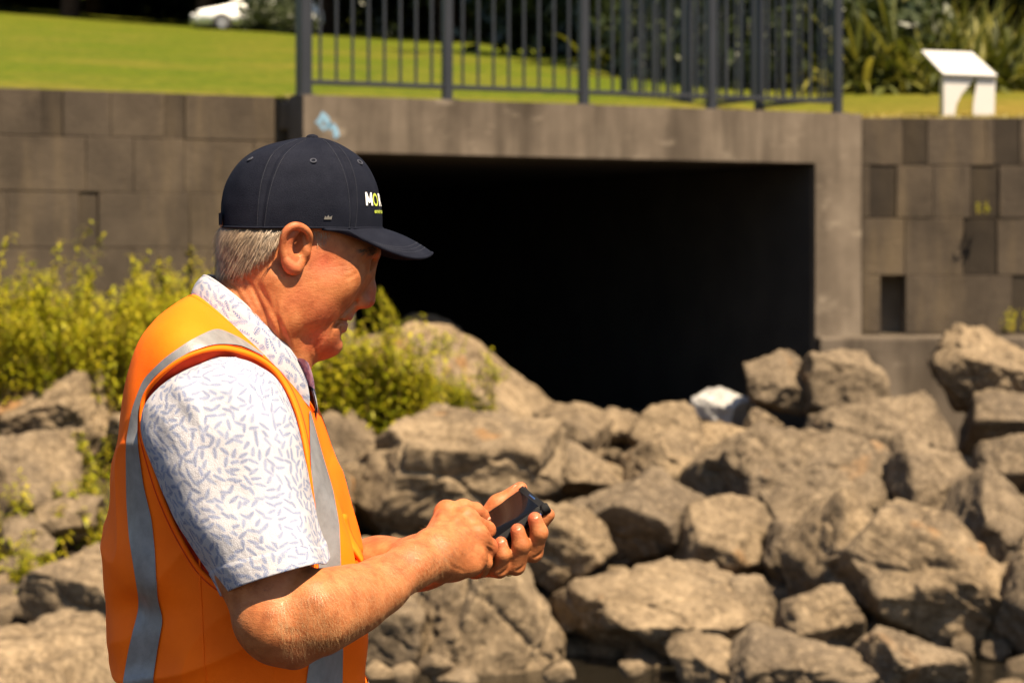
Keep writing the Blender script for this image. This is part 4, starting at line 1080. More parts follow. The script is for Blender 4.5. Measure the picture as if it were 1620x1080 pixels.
creases(body, selR, False, [([(764, 832), (777, 842)], 0.40, 1.6), ([(764, 838), (775, 847)], 0.35, 1.5), ([(770, 858), (784, 866)], 0.40, 1.6), ([(768, 864), (781, 873)], 0.35, 1.5), ([(748, 801), (756, 815)], 0.35, 1.5), ([(744, 800), (750, 815)], 0.25, 1.5),
  ([(682, 905), (694, 890), (700, 872)], 0.30, 2), ([(676, 908), (688, 892), (694, 874)], 0.30, 2), ([(760, 884), (773, 890)], 0.30, 1.5), ([(716, 845), (722, 868), (735, 885)], 0.20, 2), ([(700, 880), (715, 895), (738, 905)], 0.25, 2.2), ([(700, 822), (690, 835)], 0.20, 2), ([(440, 985), (455, 1000), (480, 1000)], 0.50, 6), ([(470, 940), (500, 975), (520, 1010)], 0.40, 9)])
# ------------------------------------------------------------ cloth materials
def mat_shirt():
    m = NT('leaf print cotton'); uv = m.n('UVMap').outputs[0]
    v = m.n('TexVoronoi', feature='F1'); v.voronoi_dimensions = '2D'; m.l(uv, v.inputs['Vector']); v.inputs['Scale'].default_value = 98.0; v.inputs['Randomness'].default_value = 0.75
    df = m.n('VectorMath', operation='SUBTRACT'); 
    sc_ = m.n('VectorMath', operation='SCALE'); m.l(uv, sc_.inputs[0]); sc_.inputs['Scale'].default_value = 1.0
    m.l(sc_.outputs[0], df.inputs[0]); m.l(v.outputs['Position'], df.inputs[1])
    sp = m.n('SeparateColor'); m.l(v.outputs['Color'], sp.inputs[0])
    ang = m.math('MULTIPLY', sp.outputs[0], 6.2832)
    rot = m.n('VectorRotate', rotation_type='Z_AXIS'); m.l(df.outputs[0], rot.inputs['Vector']); m.l(ang, rot.inputs['Angle'])
    xyz = m.n('SeparateXYZ'); m.l(rot.outputs[0], xyz.inputs[0])
    x = m.math('DIVIDE', xyz.outputs[0], 0.0082); ay = m.math('ABSOLUTE', m.math('DIVIDE', xyz.outputs[1], 0.0026))
    shape = m.math('SUBTRACT', m.math('SUBTRACT', 1.0, m.math('MULTIPLY', x, x)), ay)             # leaf outline
    inside = m.math('GREATER_THAN', shape, 0.0)
    st = m.math('SINE', m.math('MULTIPLY', m.math('ADD', xyz.outputs[0], m.math('MULTIPLY', m.math('ABSOLUTE', xyz.outputs[1]), -0.8)), 2700.0))
    rib = m.math('GREATER_THAN', st, 0.0); spine = m.math('LESS_THAN', ay, 0.10)
    leaf = m.math('MULTIPLY', inside, m.math('MAXIMUM', rib, spine))
    keep = m.math('LESS_THAN', sp.outputs[1], 0.93)
    col = m.ramp(sp.outputs[2], [(0.0, (0.050, 0.088, 0.21)), (0.5, (0.075, 0.12, 0.26)), (1.0, (0.115, 0.16, 0.285))])
    cl = m.mix(m.math('MULTIPLY', m.math('MULTIPLY', leaf, keep), 0.9), (0.375, 0.365, 0.395), col)
    m.color(cl); m.set(Roughness=0.85)
    c = m.coord('Object'); wv_ = m.noise(c, 900, 2); fold = m.noise(m.mapping(c, (1, 1, .7)), 28, 4, 0.55)
    m.normal(m.bump(m.math('ADD', m.math('MULTIPLY', wv_, 0.12), fold), 0.8, 0.007)); m.matte(0.15); return m.m
def mat_cloth(name, col, weave, rough=0.8, fold=0.4, var=0.08, sheen=0.0, foldscale=16):
    m = NT(name); c = m.coord('Object')
    n1 = m.noise(c, 30, 4)
    m.color(m.ramp(n1, [(0.3, tuple(x*(1-var) for x in col)), (0.7, tuple(min(1, x*(1+var)) for x in col))])); m.set(Roughness=rough)
    w = m.noise(c, weave, 2); f = m.noise(m.mapping(c, (1, 1, .6)), foldscale, 4, 0.55)
    m.normal(m.bump(m.math('ADD', m.math('MULTIPLY', w, 0.10), m.math('MULTIPLY', f, fold)), 0.5, 0.006))
    if sheen: m.b.inputs['Sheen Weight'].default_value = sheen
    m.matte(0.15); return m.m
def mat_tape():
    m = NT('grey reflective tape'); c = m.coord('Object')
    m.color(m.ramp(m.noise(c, 60, 5, .6), [(0.3, (0.17, 0.165, 0.168)), (0.7, (0.245, 0.24, 0.243))])); m.set(Roughness=0.45, Metallic=0.25)
    v = m.vor(c, 700).outputs['Distance']; f = m.noise(c, 22, 4)
    m.normal(m.bump(m.math('ADD', m.math('MULTIPLY', v, 0.06), f), 0.35, 0.004)); return m.m
def mat_cap():
    m = NT('navy cap twill'); c = m.coord('Object')
    n1 = m.noise(c, 45, 4); w1 = m.noise(m.mapping(c, (1, 1, 1.6)), 620, 3, .6)
    m.color(m.ramp(m.math('ADD', m.math('MULTIPLY', n1, .4), m.math('MULTIPLY', w1, .6)), [(0.35, (0.005, 0.006, 0.0115)), (0.65, (0.012, 0.0135, 0.022))])); m.set(Roughness=0.82)
    m.normal(m.bump(w1, 0.55, 0.0012)); m.matte(0.06); return m.m
def mat_lining():
    m = NT('purple floral lining'); c = m.coord('Object'); v = m.vor(c, 130)
    m.color(m.ramp(v.outputs['Distance'], [(0.1, (0.45, 0.20, 0.18)), (0.35, (0.10, 0.05, 0.13)), (0.6, (0.30, 0.16, 0.22))])); m.set(Roughness=0.85); return m.m
M['shirt'] = mat_shirt(); M['tape'] = mat_tape(); M['cap'] = mat_cap(); M['lining'] = mat_lining()
M['vest'] = mat_cloth('fluorescent orange polyester', (1.0, 0.152, 0.003), 700, 0.7, 0.5, 0.05)
M['facing'] = mat_cloth('orange red vest facing', (0.55, 0.040, 0.012), 700, 0.8, 0.5, 0.2)
M['trousers'] = mat_cloth('dark navy work trousers', (0.028, 0.030, 0.038), 500, 0.85)
M['leather'] = mat_cloth('brown work boot leather', (0.09, 0.05, 0.028), 200, 0.55); M['sole'] = plain('boot sole rubber', (0.02, 0.02, 0.02), 0.9)
M['hair'] = plain('grey blond hair', (0.235, 0.165, 0.105), 0.5, var=0.45, scale=90); M['hairdark'] = plain('brown hair', (0.10, 0.065, 0.04), 0.5, var=0.4, scale=120)
M['gold'] = plain('gold ring', (0.75, 0.52, 0.20), 0.22, 1.0, var=0.0); M['silver'] = plain('silver emblem', (0.65, 0.63, 0.60), 0.3, 0.9, var=0.0)
M['nail'] = plain('fingernail', (0.46, 0.21, 0.13), 0.3, var=0.05); M['eyewhite'] = plain('eye', (0.7, 0.66, 0.62), 0.15, var=0.02)
M['threadw'] = plain('white embroidery', (0.82, 0.82, 0.80), 0.6, var=0.03); M['threadg'] = plain('lime embroidery', (0.42, 0.50, 0.05), 0.6, var=0.1); M['threadb'] = plain('teal embroidery', (0.10, 0.33, 0.36), 0.6, var=0.1)
M['stitch'] = plain('cap stitching', (0.022, 0.025, 0.040), 0.8, var=0.1); M['button'] = plain('shirt button', (0.55, 0.5, 0.45), 0.35)

# ------------------------------------------------------------ lofted clothes
def hermite(keys, v):
    """smooth interpolation of key values (kv, vector) at v"""
    kv = [k[0] for k in keys]; n = len(keys); i = max(0, min(n-2, int(np.searchsorted(kv, v, side='right'))-1))
    t = (v-kv[i])/(kv[i+1]-kv[i]); P = lambda j: keys[max(0, min(n-1, j))][1]
    p0, p1 = P(i), P(i+1)
    def tan(j):
        a, b = max(0, j-1), min(n-1, j+1); return (P(b)-P(a))/(kv[b]-kv[a])
    h = kv[i+1]-kv[i]; m0, m1 = tan(i)*h, tan(i+1)*h
    t2, t3 = t*t, t*t*t
    return p0*(2*t3-3*t2+1)+m0*(t3-2*t2+t)+p1*(-2*t3+3*t2)+m1*(t3-t2)
class Loft:
    """rings through a back point, a front point and a near side point; the far side mirrors the near side"""
    def __init__(self, B, F_, N, mirror, ex=2.4):
        self.B, self.F, self.N, self.mirror, self.ex = B, F_, N, mirror, ex
    def __call__(self, th, v, grow=0.0):
        b, f, n = (hermite(k, v) for k in (self.B, self.F, self.N))
        mid = (b+f)*0.5; A_ = (f-b)*0.5; S_ = n-mid
        c, s = math.cos(th), math.sin(th); ex = 2.0/self.ex
        c = math.copysign(abs(c)**ex, c); s = math.copysign(abs(s)**ex, s)
        if s < 0: S_ = self.mirror(S_); s = -s
        p = mid + A_*c + S_*s
        if grow:
            q = p-mid; p = p + q.normalized()*grow
        return p
def mirY(S_): return Vector((S_.x, -S_.y, S_.z))
def keyed(rows, dep):
    n = len(rows)-1; B, F_, N = [], [], []
    for i, r in enumerate(rows):
        v = i/n; B.append((v, W(r[0][0], r[0][1], dep))); F_.append((v, W(r[1][0], r[1][1], dep))); N.append((v, W(r[2][0], r[2][1], dep+r[2][2])))
    return B, F_, N
VROWS = [((306, 474), (497, 655), (392, 526, -.068)), ((285, 494), (503, 672), (372, 533, -.112)), ((250, 540), (512, 700), (350, 548, -.152)), ((222, 582), (520, 725), (338, 580, -.176)),
         ((200, 628), (528, 750), (338, 645, -.186)), ((183, 685), (537, 782), (345, 722, -.182)), ((173, 755), (546, 818), (352, 800, -.178)), ((169, 850), (562, 878), (360, 872, -.176)),
         ((172, 932), (580, 948), (366, 942, -.176)), ((183, 1010), (586, 1012), (372, 1012, -.176)), ((200, 1090), (576, 1088), (375, 1092, -.178)), ((208, 1160), (572, 1156), (378, 1160, -.182)), ((208, 1235), (570, 1230), (380, 1235, -.186))]
vest_s = Loft(*keyed(VROWS, MED), mirY, 2.35)
def vest_pt(th, v):
    p = vest_s(th, v); q = Vector((p.x*6.5, p.y*6.5, p.z*3.2))
    dr = min(1, max(0, (v-0.30)/0.3))
    fold = -0.003 + 0.0075*noise.noise(q*1.15+Vector((3, 0, 1))) + 0.0045*noise.noise(q*2.7) + 0.006*math.sin(th*7+v*9+2*noise.noise(q*.6))*dr
    rg = 1-abs(noise.noise(Vector((p.x*5+p.z*4, p.y*5, p.z*7-p.x*3))*1.1)); fold += 0.010*(rg**6)*dr - .003*dr
    rg = 1-abs(noise.noise(Vector((p.x*9-p.z*5, p.y*9+4, p.z*6+p.x*5)))); fold += 0.005*(rg**5)*dr
    if v > .5:                                              # the cloth bags out and folds over at the back of the waist
        fold += 0.008*math.exp(-((th-2.45)/0.4)**2 - ((v-.62)/.06)**2) - 0.010*math.exp(-((th-2.35)/0.5)**2 - ((v-.70)/.035)**2)
    o = (p - W(370, 800, MED)); o.z *= 0.25; return p + o.normalized()*fold*(0.25+0.75*min(1, v/.25))
NU, NV = 420, 330
grid = [vest_pt(2*math.pi*i/NU, j/(NV-1)) for j in range(NV) for i in range(NU)]
gf = grid_faces(NU, NV, True)
bvh = BVHTree.FromPolygons(grid, [tuple(f) for f in gf.tolist()])
EYEP = Vector((0, 0, EYE))
def ray(px, py, tree=bvh, lift=0.0, fallback=None):
    dv = (W(px, py, 1.0) - EYEP).normalized(); h = tree.ray_cast(EYEP, dv)
    if h[0] is None: return (fallback, None)
    n = h[1] if h[1].dot(dv) < 0 else -h[1]
    return h[0] + n*lift, n
ARM = [(345, 552), (375, 556), (405, 567), (432, 586), (452, 612), (467, 645), (478, 685), (486, 730), (492, 775), (498, 825), (500, 870), (480, 920), (430, 950), (370, 940), (320, 905), (285, 850), (258, 790), (240, 735), (228, 690), (224, 655), (230, 625), (250, 598), (280, 573), (312, 558)]
def smooth_closed(P, n):
    out = []; m_ = len(P)
    for k in range(n):
        u = k/n*m_; i = int(u); t = u-i; p = [np.array(P[(i+j) % m_], float) for j in (-1, 0, 1, 2)]
        out.append(0.5*((2*p[1])+(-p[0]+p[2])*t+(2*p[0]-5*p[1]+4*p[2]-p[3])*t*t+(-p[0]+3*p[1]-3*p[2]+p[3])*t**3))
    return np.array(out)
ARMC = smooth_closed(ARM, 240)
def in_poly(x, y, poly):
    c = np.zeros(len(x), bool); n = len(poly); j = n-1
    for i in range(n):
        (xi, yi), (xj, yj) = poly[i], poly[j]
        c ^= ((yi > y) != (yj > y)) & (x < (xj-xi)*(y-yi)/((yj-yi) if yj != yi else 1e-9)+xi); j = i
    return c
G = np.array([p[:] for p in grid]); Gm = G.copy(); far = Gm[:, 1] > MED; Gm[far, 1] = 2*MED - Gm[far, 1]
# far side is judged as its mirror image seen from the near side
gx, gy = CXP + FPX*Gm[:, 0]/Gm[:, 1], HOR - FPX*(Gm[:, 2]-EYE)/Gm[:, 1]
thg = np.tile(2*np.pi*np.arange(NU)/NU, NV)
inside = in_poly(gx, gy, ARMC.tolist()) & (np.abs(np.sin(thg)) > 0.35)
fm = ~np.all(inside[gf], axis=1); kf = gf[fm]
# front opening: a slit down the middle of the front
vi = np.repeat(np.arange(NV), NU); slit = (np.minimum(thg, 2*np.pi-thg) < 0.011)
kf = kf[~np.all(slit[kf], axis=1)]
edge = inside & np.isin(np.arange(len(G)), np.unique(kf))
for i in np.nonzero(edge)[0]:                                # pull the cut edge onto the traced curve
    d = ARMC - np.array([gx[i], gy[i]]); j = int(np.argmin((d**2).sum(1))); s_ = Gm[i, 1]/FPX
    G[i, 0] += d[j, 0]*s_; G[i, 2] -= d[j, 1]*s_
used = np.unique(kf); remap = np.full(len(G), -1); remap[used] = np.arange(len(used))
vest = pmk('vest', G[used], remap[kf], M['vest'])
md = vest.modifiers.new('thickness', 'SOLIDIFY'); md.thickness = 0.0016; md.offset = -1
def strip(name, left, right, mat, parent, n=120, m_=7, lift=.0018, tree=bvh):
    """a band lying on the vest between two traced edges"""
    def samp(P, t):
        P = np.array(P, float); L = np.concatenate([[0], np.cumsum(np.hypot(*np.diff(P, axis=0).T))]); L /= L[-1]
        return np.array([np.interp(t, L, P[:, 0]), np.interp(t, L, P[:, 1])])
    Ls = [samp(left, k/(n-1)) for k in range(n)]; Rs = [samp(right, k/(n-1)) for k in range(n)]
    def sm(Z):
        Z = np.array(Z)
        for _ in range(10): Z[1:-1] = .25*Z[:-2]+.5*Z[1:-1]+.25*Z[2:]
        return Z
    Ls, Rs = sm(Ls), sm(Rs); V, last = [], None
    for k in range(n):
        for i in range(m_):
            q = Ls[k]+(Rs[k]-Ls[k])*i/(m_-1); h, n_ = ray(q[0], q[1], tree, lift)
            if h is None: h = last if last is not None else W(q[0], q[1], MED)
            V.append(h); last = h
    return pmk(name, V, grid_faces(m_, n), mat, parent)
strip('reflective_tape', [(415, 561), (380, 536), (342, 519), (300, 540), (262, 566), (228, 600), (211, 645), (201, 700), (202, 790), (206, 850), (214, 900), (221, 945), (221, 965), (206, 1020), (196, 1080), (192, 1160)],
      [(415, 564), (380, 547), (342, 545), (305, 555), (275, 572), (241, 600), (220, 646), (219, 700), (229, 770), (241, 820), (246, 870), (250, 945), (260, 978), (252, 1020), (243, 1080), (240, 1160)], M['tape'], vest, 200, 9)
strip('reflective_tape', [(487, 652), (489, 720), (492, 780), (498, 840), (503, 895), (500, 960), (492, 1020), (484, 1080), (480, 1160)], [(489, 650), (510, 725), (525, 775), (535, 830), (538, 895), (540, 960), (541, 1020), (540, 1080), (538, 1160)], M['tape'], vest, 160, 7)
V = [vest_pt(2*math.pi*i/NU, v) + Vector((math.cos(2*math.pi*i/NU), -math.sin(2*math.pi*i/NU), 0))*.002 for v in (0.842, .855, .87, .885) for i in range(NU)]
pmk('waist_tape', V, grid_faces(NU, 4, True), M['tape'], vest)
# bound edges: armholes (both sides) and neckline
def edge_tube(name, pts, r_, mat, parent, closed=True):
    pts = [Vector(p) for p in pts]
    if closed: pts = pts + pts[:2]
    v, f = tube_vf(pts, r_, 8, False); return pmk(name, v, f, mat, parent)
arm_pts = []
for q in ARMC:
    h, n_ = ray(q[0], q[1], bvh, .0005)
    arm_pts.append(h if h is not None else arm_pts[-1])
def far_side(P): return [Vector((p.x, 2*MED-p.y, p.z)) for p in P]
edge_tube('armhole_binding', arm_pts, .0026, M['vest'], vest); edge_tube('armhole_binding', far_side(arm_pts), .0026, M['vest'], vest)
cen = sum(arm_pts, Vector())/len(arm_pts)
for sidef in (lambda P: P, far_side):                        # inner facing seen in the gap round the sleeve
    inner = [p.lerp(cen, 0.24) + Vector((0, .016, 0)) for p in arm_pts]; a = sidef([p + Vector((0, .0012, 0)) for p in arm_pts]); b = sidef(inner); n = len(a)
    V = []
    for t in (0, .33, .66, 1): V += [x.lerp(y, t) + Vector((0, .004*noise.noise(x*60+Vector((t*3, 0, 0))), 0)) for x, y in zip(a, b)]
    pmk('armhole_facing', V, grid_faces(n, 4, True), M['facing'], vest)
neck_pts = [vest_pt(2*math.pi*i/200, 0.0) for i in range(4, 197)]
edge_tube('neck_binding', neck_pts, .0026, M['vest'], vest, False)
neck2 = [vest_pt(2*math.pi*i/200, 0.035) for i in range(4, 197)]
edge_tube('seam', neck2, .0007, M['vest'], vest, False)
for off_, nm in ((7, 'seam'), (11, 'seam')):                     # twin rows of stitching round the armhole
    c0 = ARMC.mean(0); pts = []
    for q in ARMC:
        dq = q-c0; h, n_ = ray(*(q + dq/np.linalg.norm(dq)*off_), bvh, .0003)
        pts.append(h if h is not None else pts[-1])
    if off_ == 7: edge_tube(nm, pts, .0006, M['facing'], vest)
for th in (1.75,):                                             # side seam
    edge_tube('seam', [vest_pt(th, .45+.5*k/80) for k in range(81)], .0010, M['vest'], vest, False)
# the front edge curls out below the chest
FL = [(547, 812), (553, 836), (560, 852), (570, 868), (575, 884)]
V = []
for k in range(13):
    t = k/12; q = np.array([np.interp(t*4, range(5), [p[0] for p in FL]), np.interp(t*4, range(5), [p[1] for p in FL])]); w_ = 15*math.sin(math.pi*min(1, t*1.08))*0.9 + 3
    for i in range(7):
        u = i/6; p = W(q[0] - w_*(1-u)*1.1, q[1] + 2*u + (1-u)*10*t, MED - .060 - .016*math.sin(u*math.pi)*(0.3+t*.7) + .012*u)
        V.append(p)
V_ = [W(x, y, MED-.058) for x, y in ((541, 843), (548, 845), (556, 856), (563, 868), (567, 884), (560, 888), (552, 872), (546, 858))]; M['redin'] = mat_cloth('red orange vest inside', (0.85, 0.030, 0.003), 700)
pmk('vest_inside', V_, [tuple(range(8))], M['redin'], vest, False)
fo = pmk('front_edge', V, grid_faces(7, 13), M['vest'], vest); fo.modifiers.new('t', 'SOLIDIFY').thickness = .0015

# shirt: body, sleeves, collar
def uv_grid(ob, nu, nv, closed, su, sv):
    uvl = ob.data.uv_layers.new(name='UVMap'); n = nu if closed else nu-1
    k = 0; buf = np.zeros(len(ob.data.loops)*2)
    for j in range(nv-1):
        for i in range(n):
            for (a, b) in ((i, j), (i+1, j), (i+1, j+1), (i, j+1)):
                buf[k] = a/n*su; buf[k+1] = b/(nv-1)*sv; k += 2
    uvl.data.foreach_set('uv', buf)
SU, SV_ = 160, 110
V = []
for j in range(SV_):
    for i in range(SU):
        p = vest_s(2*math.pi*i/SU, min(1, j/(SV_-1)), 0); b, f, n_ = (hermite(k, j/(SV_-1)) for k in (vest_s.B, vest_s.F, vest_s.N)); mid = (b+f)*.5
        V.append(mid + (p-mid)*0.88)
shirt = pmk('shirt', V, grid_faces(SU, SV_, True), M['shirt']); uv_grid(shirt, SU, SV_, True, 1.05, 0.62)
SROWS = [((330, 566), (372, 566), 2.715, .020), ((285, 590), (405, 582), 2.705, .048), ((246, 625), (440, 612), 2.695, .060), ((230, 678), (467, 668), 2.683, .066), ((243, 742), (480, 735), 2.672, .068), ((272, 808), (490, 790), 2.662, .068), ((310, 872), (501, 842), 2.648, .070), ((352, 942), (513, 893), 2.636, .071)]
SB = [(i/7, W(r_[0][0], r_[0][1], r_[2])) for i, r_ in enumerate(SROWS)]; SF = [(i/7, W(r_[1][0], r_[1][1], r_[2])) for i, r_ in enumerate(SROWS)]
SN = [(i/7, W((r_[0][0]+r_[1][0])/2, (r_[0][1]+r_[1][1])/2 - (8 if i > 1 else 0), r_[2]-r_[3])) for i, r_ in enumerate(SROWS)]
sl_s = Loft(SB, SF, SN, mirY, 2.15)
NSU, NSV = 220, 190; V = []
for j in range(NSV):
    v = j/(NSV-1)
    for i in range(NSU):
        th = 2*math.pi*i/NSU; p = sl_s(th, v); b, f = hermite(SB, v), hermite(SF, v); o = (p-(b+f)*.5).normalized(); q = p*14
        f_ = .0028*noise.noise(q) + .0015*noise.noise(q*2.3) + .0035*v*math.sin(th*5+1.2+v*2)*(.3+noise.noise(p*6)) + .0022*math.sin(th*9+v*7)*max(0, .35-v)
        f_ += .006*math.exp(-((v-.35)/.14)**2)*noise.noise(Vector((p.x*30+p.z*22, p.y*8, 2)))*(1 if math.cos(th) < -.2 else .25)   # creases where the sleeve meets the back
        if v > .93: f_ += .0012
        V.append(p + o*f_)
def uv_arc(ob, V, nu, nv):
    """print laid out by arc length from the outer side of the arm, so leaves keep their size"""
    G_ = np.array([v[:] for v in V]).reshape(nv, nu, 3); c = np.linalg.norm(np.roll(G_, -1, 1)-G_, axis=2); i0 = nu//4
    cu = np.concatenate([np.zeros((nv, 1)), np.cumsum(np.roll(c, -((i0+nu//2) % nu), 1), 1)], 1); cu = cu - cu[:, [nu//2]]
    lv = np.concatenate([[0], np.cumsum(np.linalg.norm(np.diff(G_[:, i0], axis=0), axis=1))])
    uvl = ob.data.uv_layers.new(name='UVMap'); buf = []
    for j in range(nv-1):
        for i in range(nu):
            k = (i - i0 - nu//2) % nu
            buf += [cu[j, k], lv[j], cu[j, k+1], lv[j], cu[j+1, k+1], lv[j+1], cu[j+1, k], lv[j+1]]
    uvl.data.foreach_set('uv', np.array(buf))
sleeve = pmk('sleeve', V, grid_faces(NSU, NSV, True), M['shirt'], shirt); uv_arc(sleeve, V, NSU, NSV)
sleeve.modifiers.new('t', 'SOLIDIFY').thickness = -.0012
V2 = far_side([Vector(v) for v in V])
# the far sleeve follows the far arm, a little further forward
s2 = pmk('sleeve', [v + Vector((-.055, -.010, .0)) for v in V2], grid_faces(NSU, NSV, True), M['shirt'], shirt); uv_grid(s2, NSU, NSV, True, .47, .31)
hemc = [sl_s(2*math.pi*i/120, .925) for i in range(120)]
CROWS = [((323, 441), (480, 578), (397, 491, -.0655)), ((316, 455), (489, 604), (394, 505, -.0715)), ((309, 474), (497, 640), (390, 527, -.0765)), ((306, 486), (499, 662), (388, 540, -.080))]
col_s = Loft(*keyed(CROWS, MED), mirY, 2.15)
NCU, NCV = 150, 26
def collar(name, grow, mat, lo=-0.02, hi=0.93):
    V = []
    for j in range(NCV):
        v = j/(NCV-1)
        for i in range(NCU):
            th = 2*math.pi*(0.065 + (hi+0.07-0.065)*i/(NCU-1)); p = col_s(th, v, grow + .0025*math.sin(v*math.pi)); V.append(p + Vector(noise.noise_vector(p*25))*.0012)
    o = pmk(name, V, grid_faces(NCU, NCV), mat, shirt); uv_grid(o, NCU, NCV, False, .42, .05); return o
collar('collar', 0.0022, M['shirt']); collar('collar_lining', -0.0004, M['lining'])
FLP = [[(466, 572), (473, 566), (481, 568), (488, 574)], [(470, 582), (478, 578), (488, 582), (494, 590)], [(476, 596), (484, 592), (492, 596), (497, 604)], [(484, 612), (489, 610), (494, 612), (498, 616)]]
V = [W(x, y, MED - .040 - .010*math.sin(i/3*math.pi) + .006*j) for j, row in enumerate(FLP) for i, (x, y) in enumerate(row)]
pmk('collar_lining', V, grid_faces(4, 4), M['lining'], shirt)
ct = [col_s(2*math.pi*(0.065+.935*i/120), 0.0, .0009) for i in range(121)]; edge_tube('collar_edge', ct, .0019, M['shirt'], shirt, False)
# ------------------------------------------------------------ cap
def keyedH(rows):
    n = len(rows)-1; B, F_, N = [], [], []
    for i, r in enumerate(rows):
        v = r[3]; B.append((v, HP(*r[0]))); F_.append((v, HP(*r[1]))); N.append((v, HP(*r[2])))
    return B, F_, N
def mirH(S_): return S_ - NEAR*(2*S_.dot(NEAR))
CAPR = [((353, 359), (606, 361), (468, 360, 79), 0), ((352, 340), (606, 342), (470, 340, 80.5), .12), ((353, 316), (603, 321), (472, 317, 81), .27), ((362, 283), (595, 288), (475, 284, 78), .47), ((384, 252), (577, 256), (480, 253, 68), .67), ((418, 233), (551, 235), (486, 233, 47), .83), ((462, 222), (523, 222), (493, 222, 22), .95), ((491, 219), (497, 219), (494, 219, 2), 1.0)]
cap_s = Loft(*keyedH(CAPR), mirH, 2.05)
SEAMS = [0.0, 0.86, 2.0, math.pi, -2.0, -0.86]
def cap_pt(th, v, lift=0.0):
    p = cap_s(th, v); c = HP(480, 330); o = (p-c).normalized()
    a = (th+math.pi) % (2*math.pi)-math.pi; f = lift
    for s in SEAMS:
        d = abs((a-s+math.pi) % (2*math.pi)-math.pi)*(1-v*.8)
        if s != 0.0: f -= .0016*math.exp(-(d/.018)**2) - .0007*math.exp(-((d-.05)/.03)**2)
    f += .0016*noise.noise(p*22) + .0022*noise.noise(p*9+Vector((0, 0, 4))) + (.0012 if v < .09 else 0)*0
    return p + o*f
CU, CV = 300, 130
V = [cap_pt(2*math.pi*i/CU, (j/(CV-1))) for j in range(CV) for i in range(CU)]
cap = pmk('cap', V, grid_faces(CU, CV, True), M['cap']); cap.modifiers.new('t', 'SOLIDIFY').thickness = -.0016
capbvh = BVHTree.FromPolygons(V, [tuple(f) for f in grid_faces(CU, CV, True).tolist()])
# stitching each side of the seams, one row of thread per side
for s in (0.86, 2.0, -0.86, -2.0):
    for dth in (-.05, .05):
        V_, F_ = [], []
        for k in range(70):
            v0 = 0.01 + k/70*.93; th = s + dth/(1-v0*.8)
            a, b = cap_pt(th, v0, .0004), cap_pt(th, v0+.0072, .0004); vv, ff = tube_vf([a, b], .00042, 4); o = len(V_); V_ += vv; F_ += [tuple(o+x for x in q) for q in ff]
        pmk('stitching', V_, F_, M['stitch'], cap, False)
edge_tube('sweatband_edge', [cap_pt(2*math.pi*i/160, 0.0, .0002) for i in range(160)], .0013, M['cap'], cap)
# button on top, eyelets
bt = HP(494, 218); bm = bmesh.new(); bmesh.ops.create_uvsphere(bm, u_segments=20, v_segments=10, radius=1.0); bmesh.ops.scale(bm, vec=(.0075, .0075, .0042), verts=bm.verts); bmesh.ops.translate(bm, vec=bt-Vector(person.location), verts=bm.verts); bm_obj('top_button', bm, M['cap'], cap, True)
def ring_on(p, n_, R_, r_, mat, name, parent):
    u = n_.orthogonal().normalized(); w = n_.cross(u); pts = [p + (u*math.cos(q)+w*math.sin(q))*R_ for q in np.linspace(0, 2*math.pi, 25)[:-1]]
    return edge_tube(name, pts, r_, mat, parent)
for th, v in ((1.42, .66), (-1.42, .66), (.45, .66), (-.45, .66), (2.55, .66), (-2.55, .66)):
    p = cap_pt(th, v, .0004); e1, e2 = cap_pt(th+.03, v)-p, cap_pt(th, v+.02)-p; ring_on(p, e1.cross(e2).normalized(), .0032, .0011, M['stitch'], 'eyelet', cap)
# brim
OUT = [(0.0, (684, 397, 0)), (.25, (682, 401, 28)), (.5, (668, 409, 54)), (.72, (634, 405, 70)), (.88, (592, 386, 71)), (1.0, (547, 362, 74.5))]
def brim(s, t):
    root = cap_s(s*1.26, 0.0); a = abs(s); ks = [k for k, _ in OUT]
    o = [np.interp(a, ks, [q[i] for _, q in OUT]) for i in range(3)]; o = HP(o[0], o[1], 0 if abs(s) < 1e-6 else o[2])
    if s < 0: o = o - NEAR*(2*((o-HC).dot(NEAR)))
    m_ = root.lerp(o, .5) + UP*(.007*(1-a)) 
    return root*(1-t)**2 + m_*2*t*(1-t) + o*t*t
def smooth_out():
    global OUT
    ss = np.linspace(0, 1, 21); A_ = np.array([[np.interp(x, [k for k, _ in OUT], [q[i] for _, q in OUT]) for i in range(3)] for x in ss])
    for _ in range(12):
        B_ = A_.copy(); B_[1:-1] = .25*A_[:-2]+.5*A_[1:-1]+.25*A_[2:]; B_[0, 0:2] = .5*A_[0, 0:2]+.5*A_[1, 0:2]; A_ = B_
    OUT = [(float(s), tuple(a)) for s, a in zip(ss, A_)]
smooth_out()
V = [brim(-1+2*i/80, j/30) for j in range(31) for i in range(81)]
br = pmk('brim', V, grid_faces(81, 31), M['cap'], cap); br.modifiers.new('t', 'SOLIDIFY').thickness = .0032
edge_tube('brim_edge', [brim(-1+2*i/120, 1.0)-UP*.0014 for i in range(121)], .0022, M['cap'], br, False)
for tt in (.86, .78, .70):
    V_, F_ = [], []
    for k in range(110):
        s = -.93+1.86*k/110; vv, ff = tube_vf([brim(s, tt)+UP*.0001, brim(s+.010, tt)+UP*.0001], .0004, 4); o = len(V_); V_ += vv; F_ += [tuple(o+x for x in q) for q in ff]
    pmk('brim_stitching', V_, F_, M['stitch'], br, False)
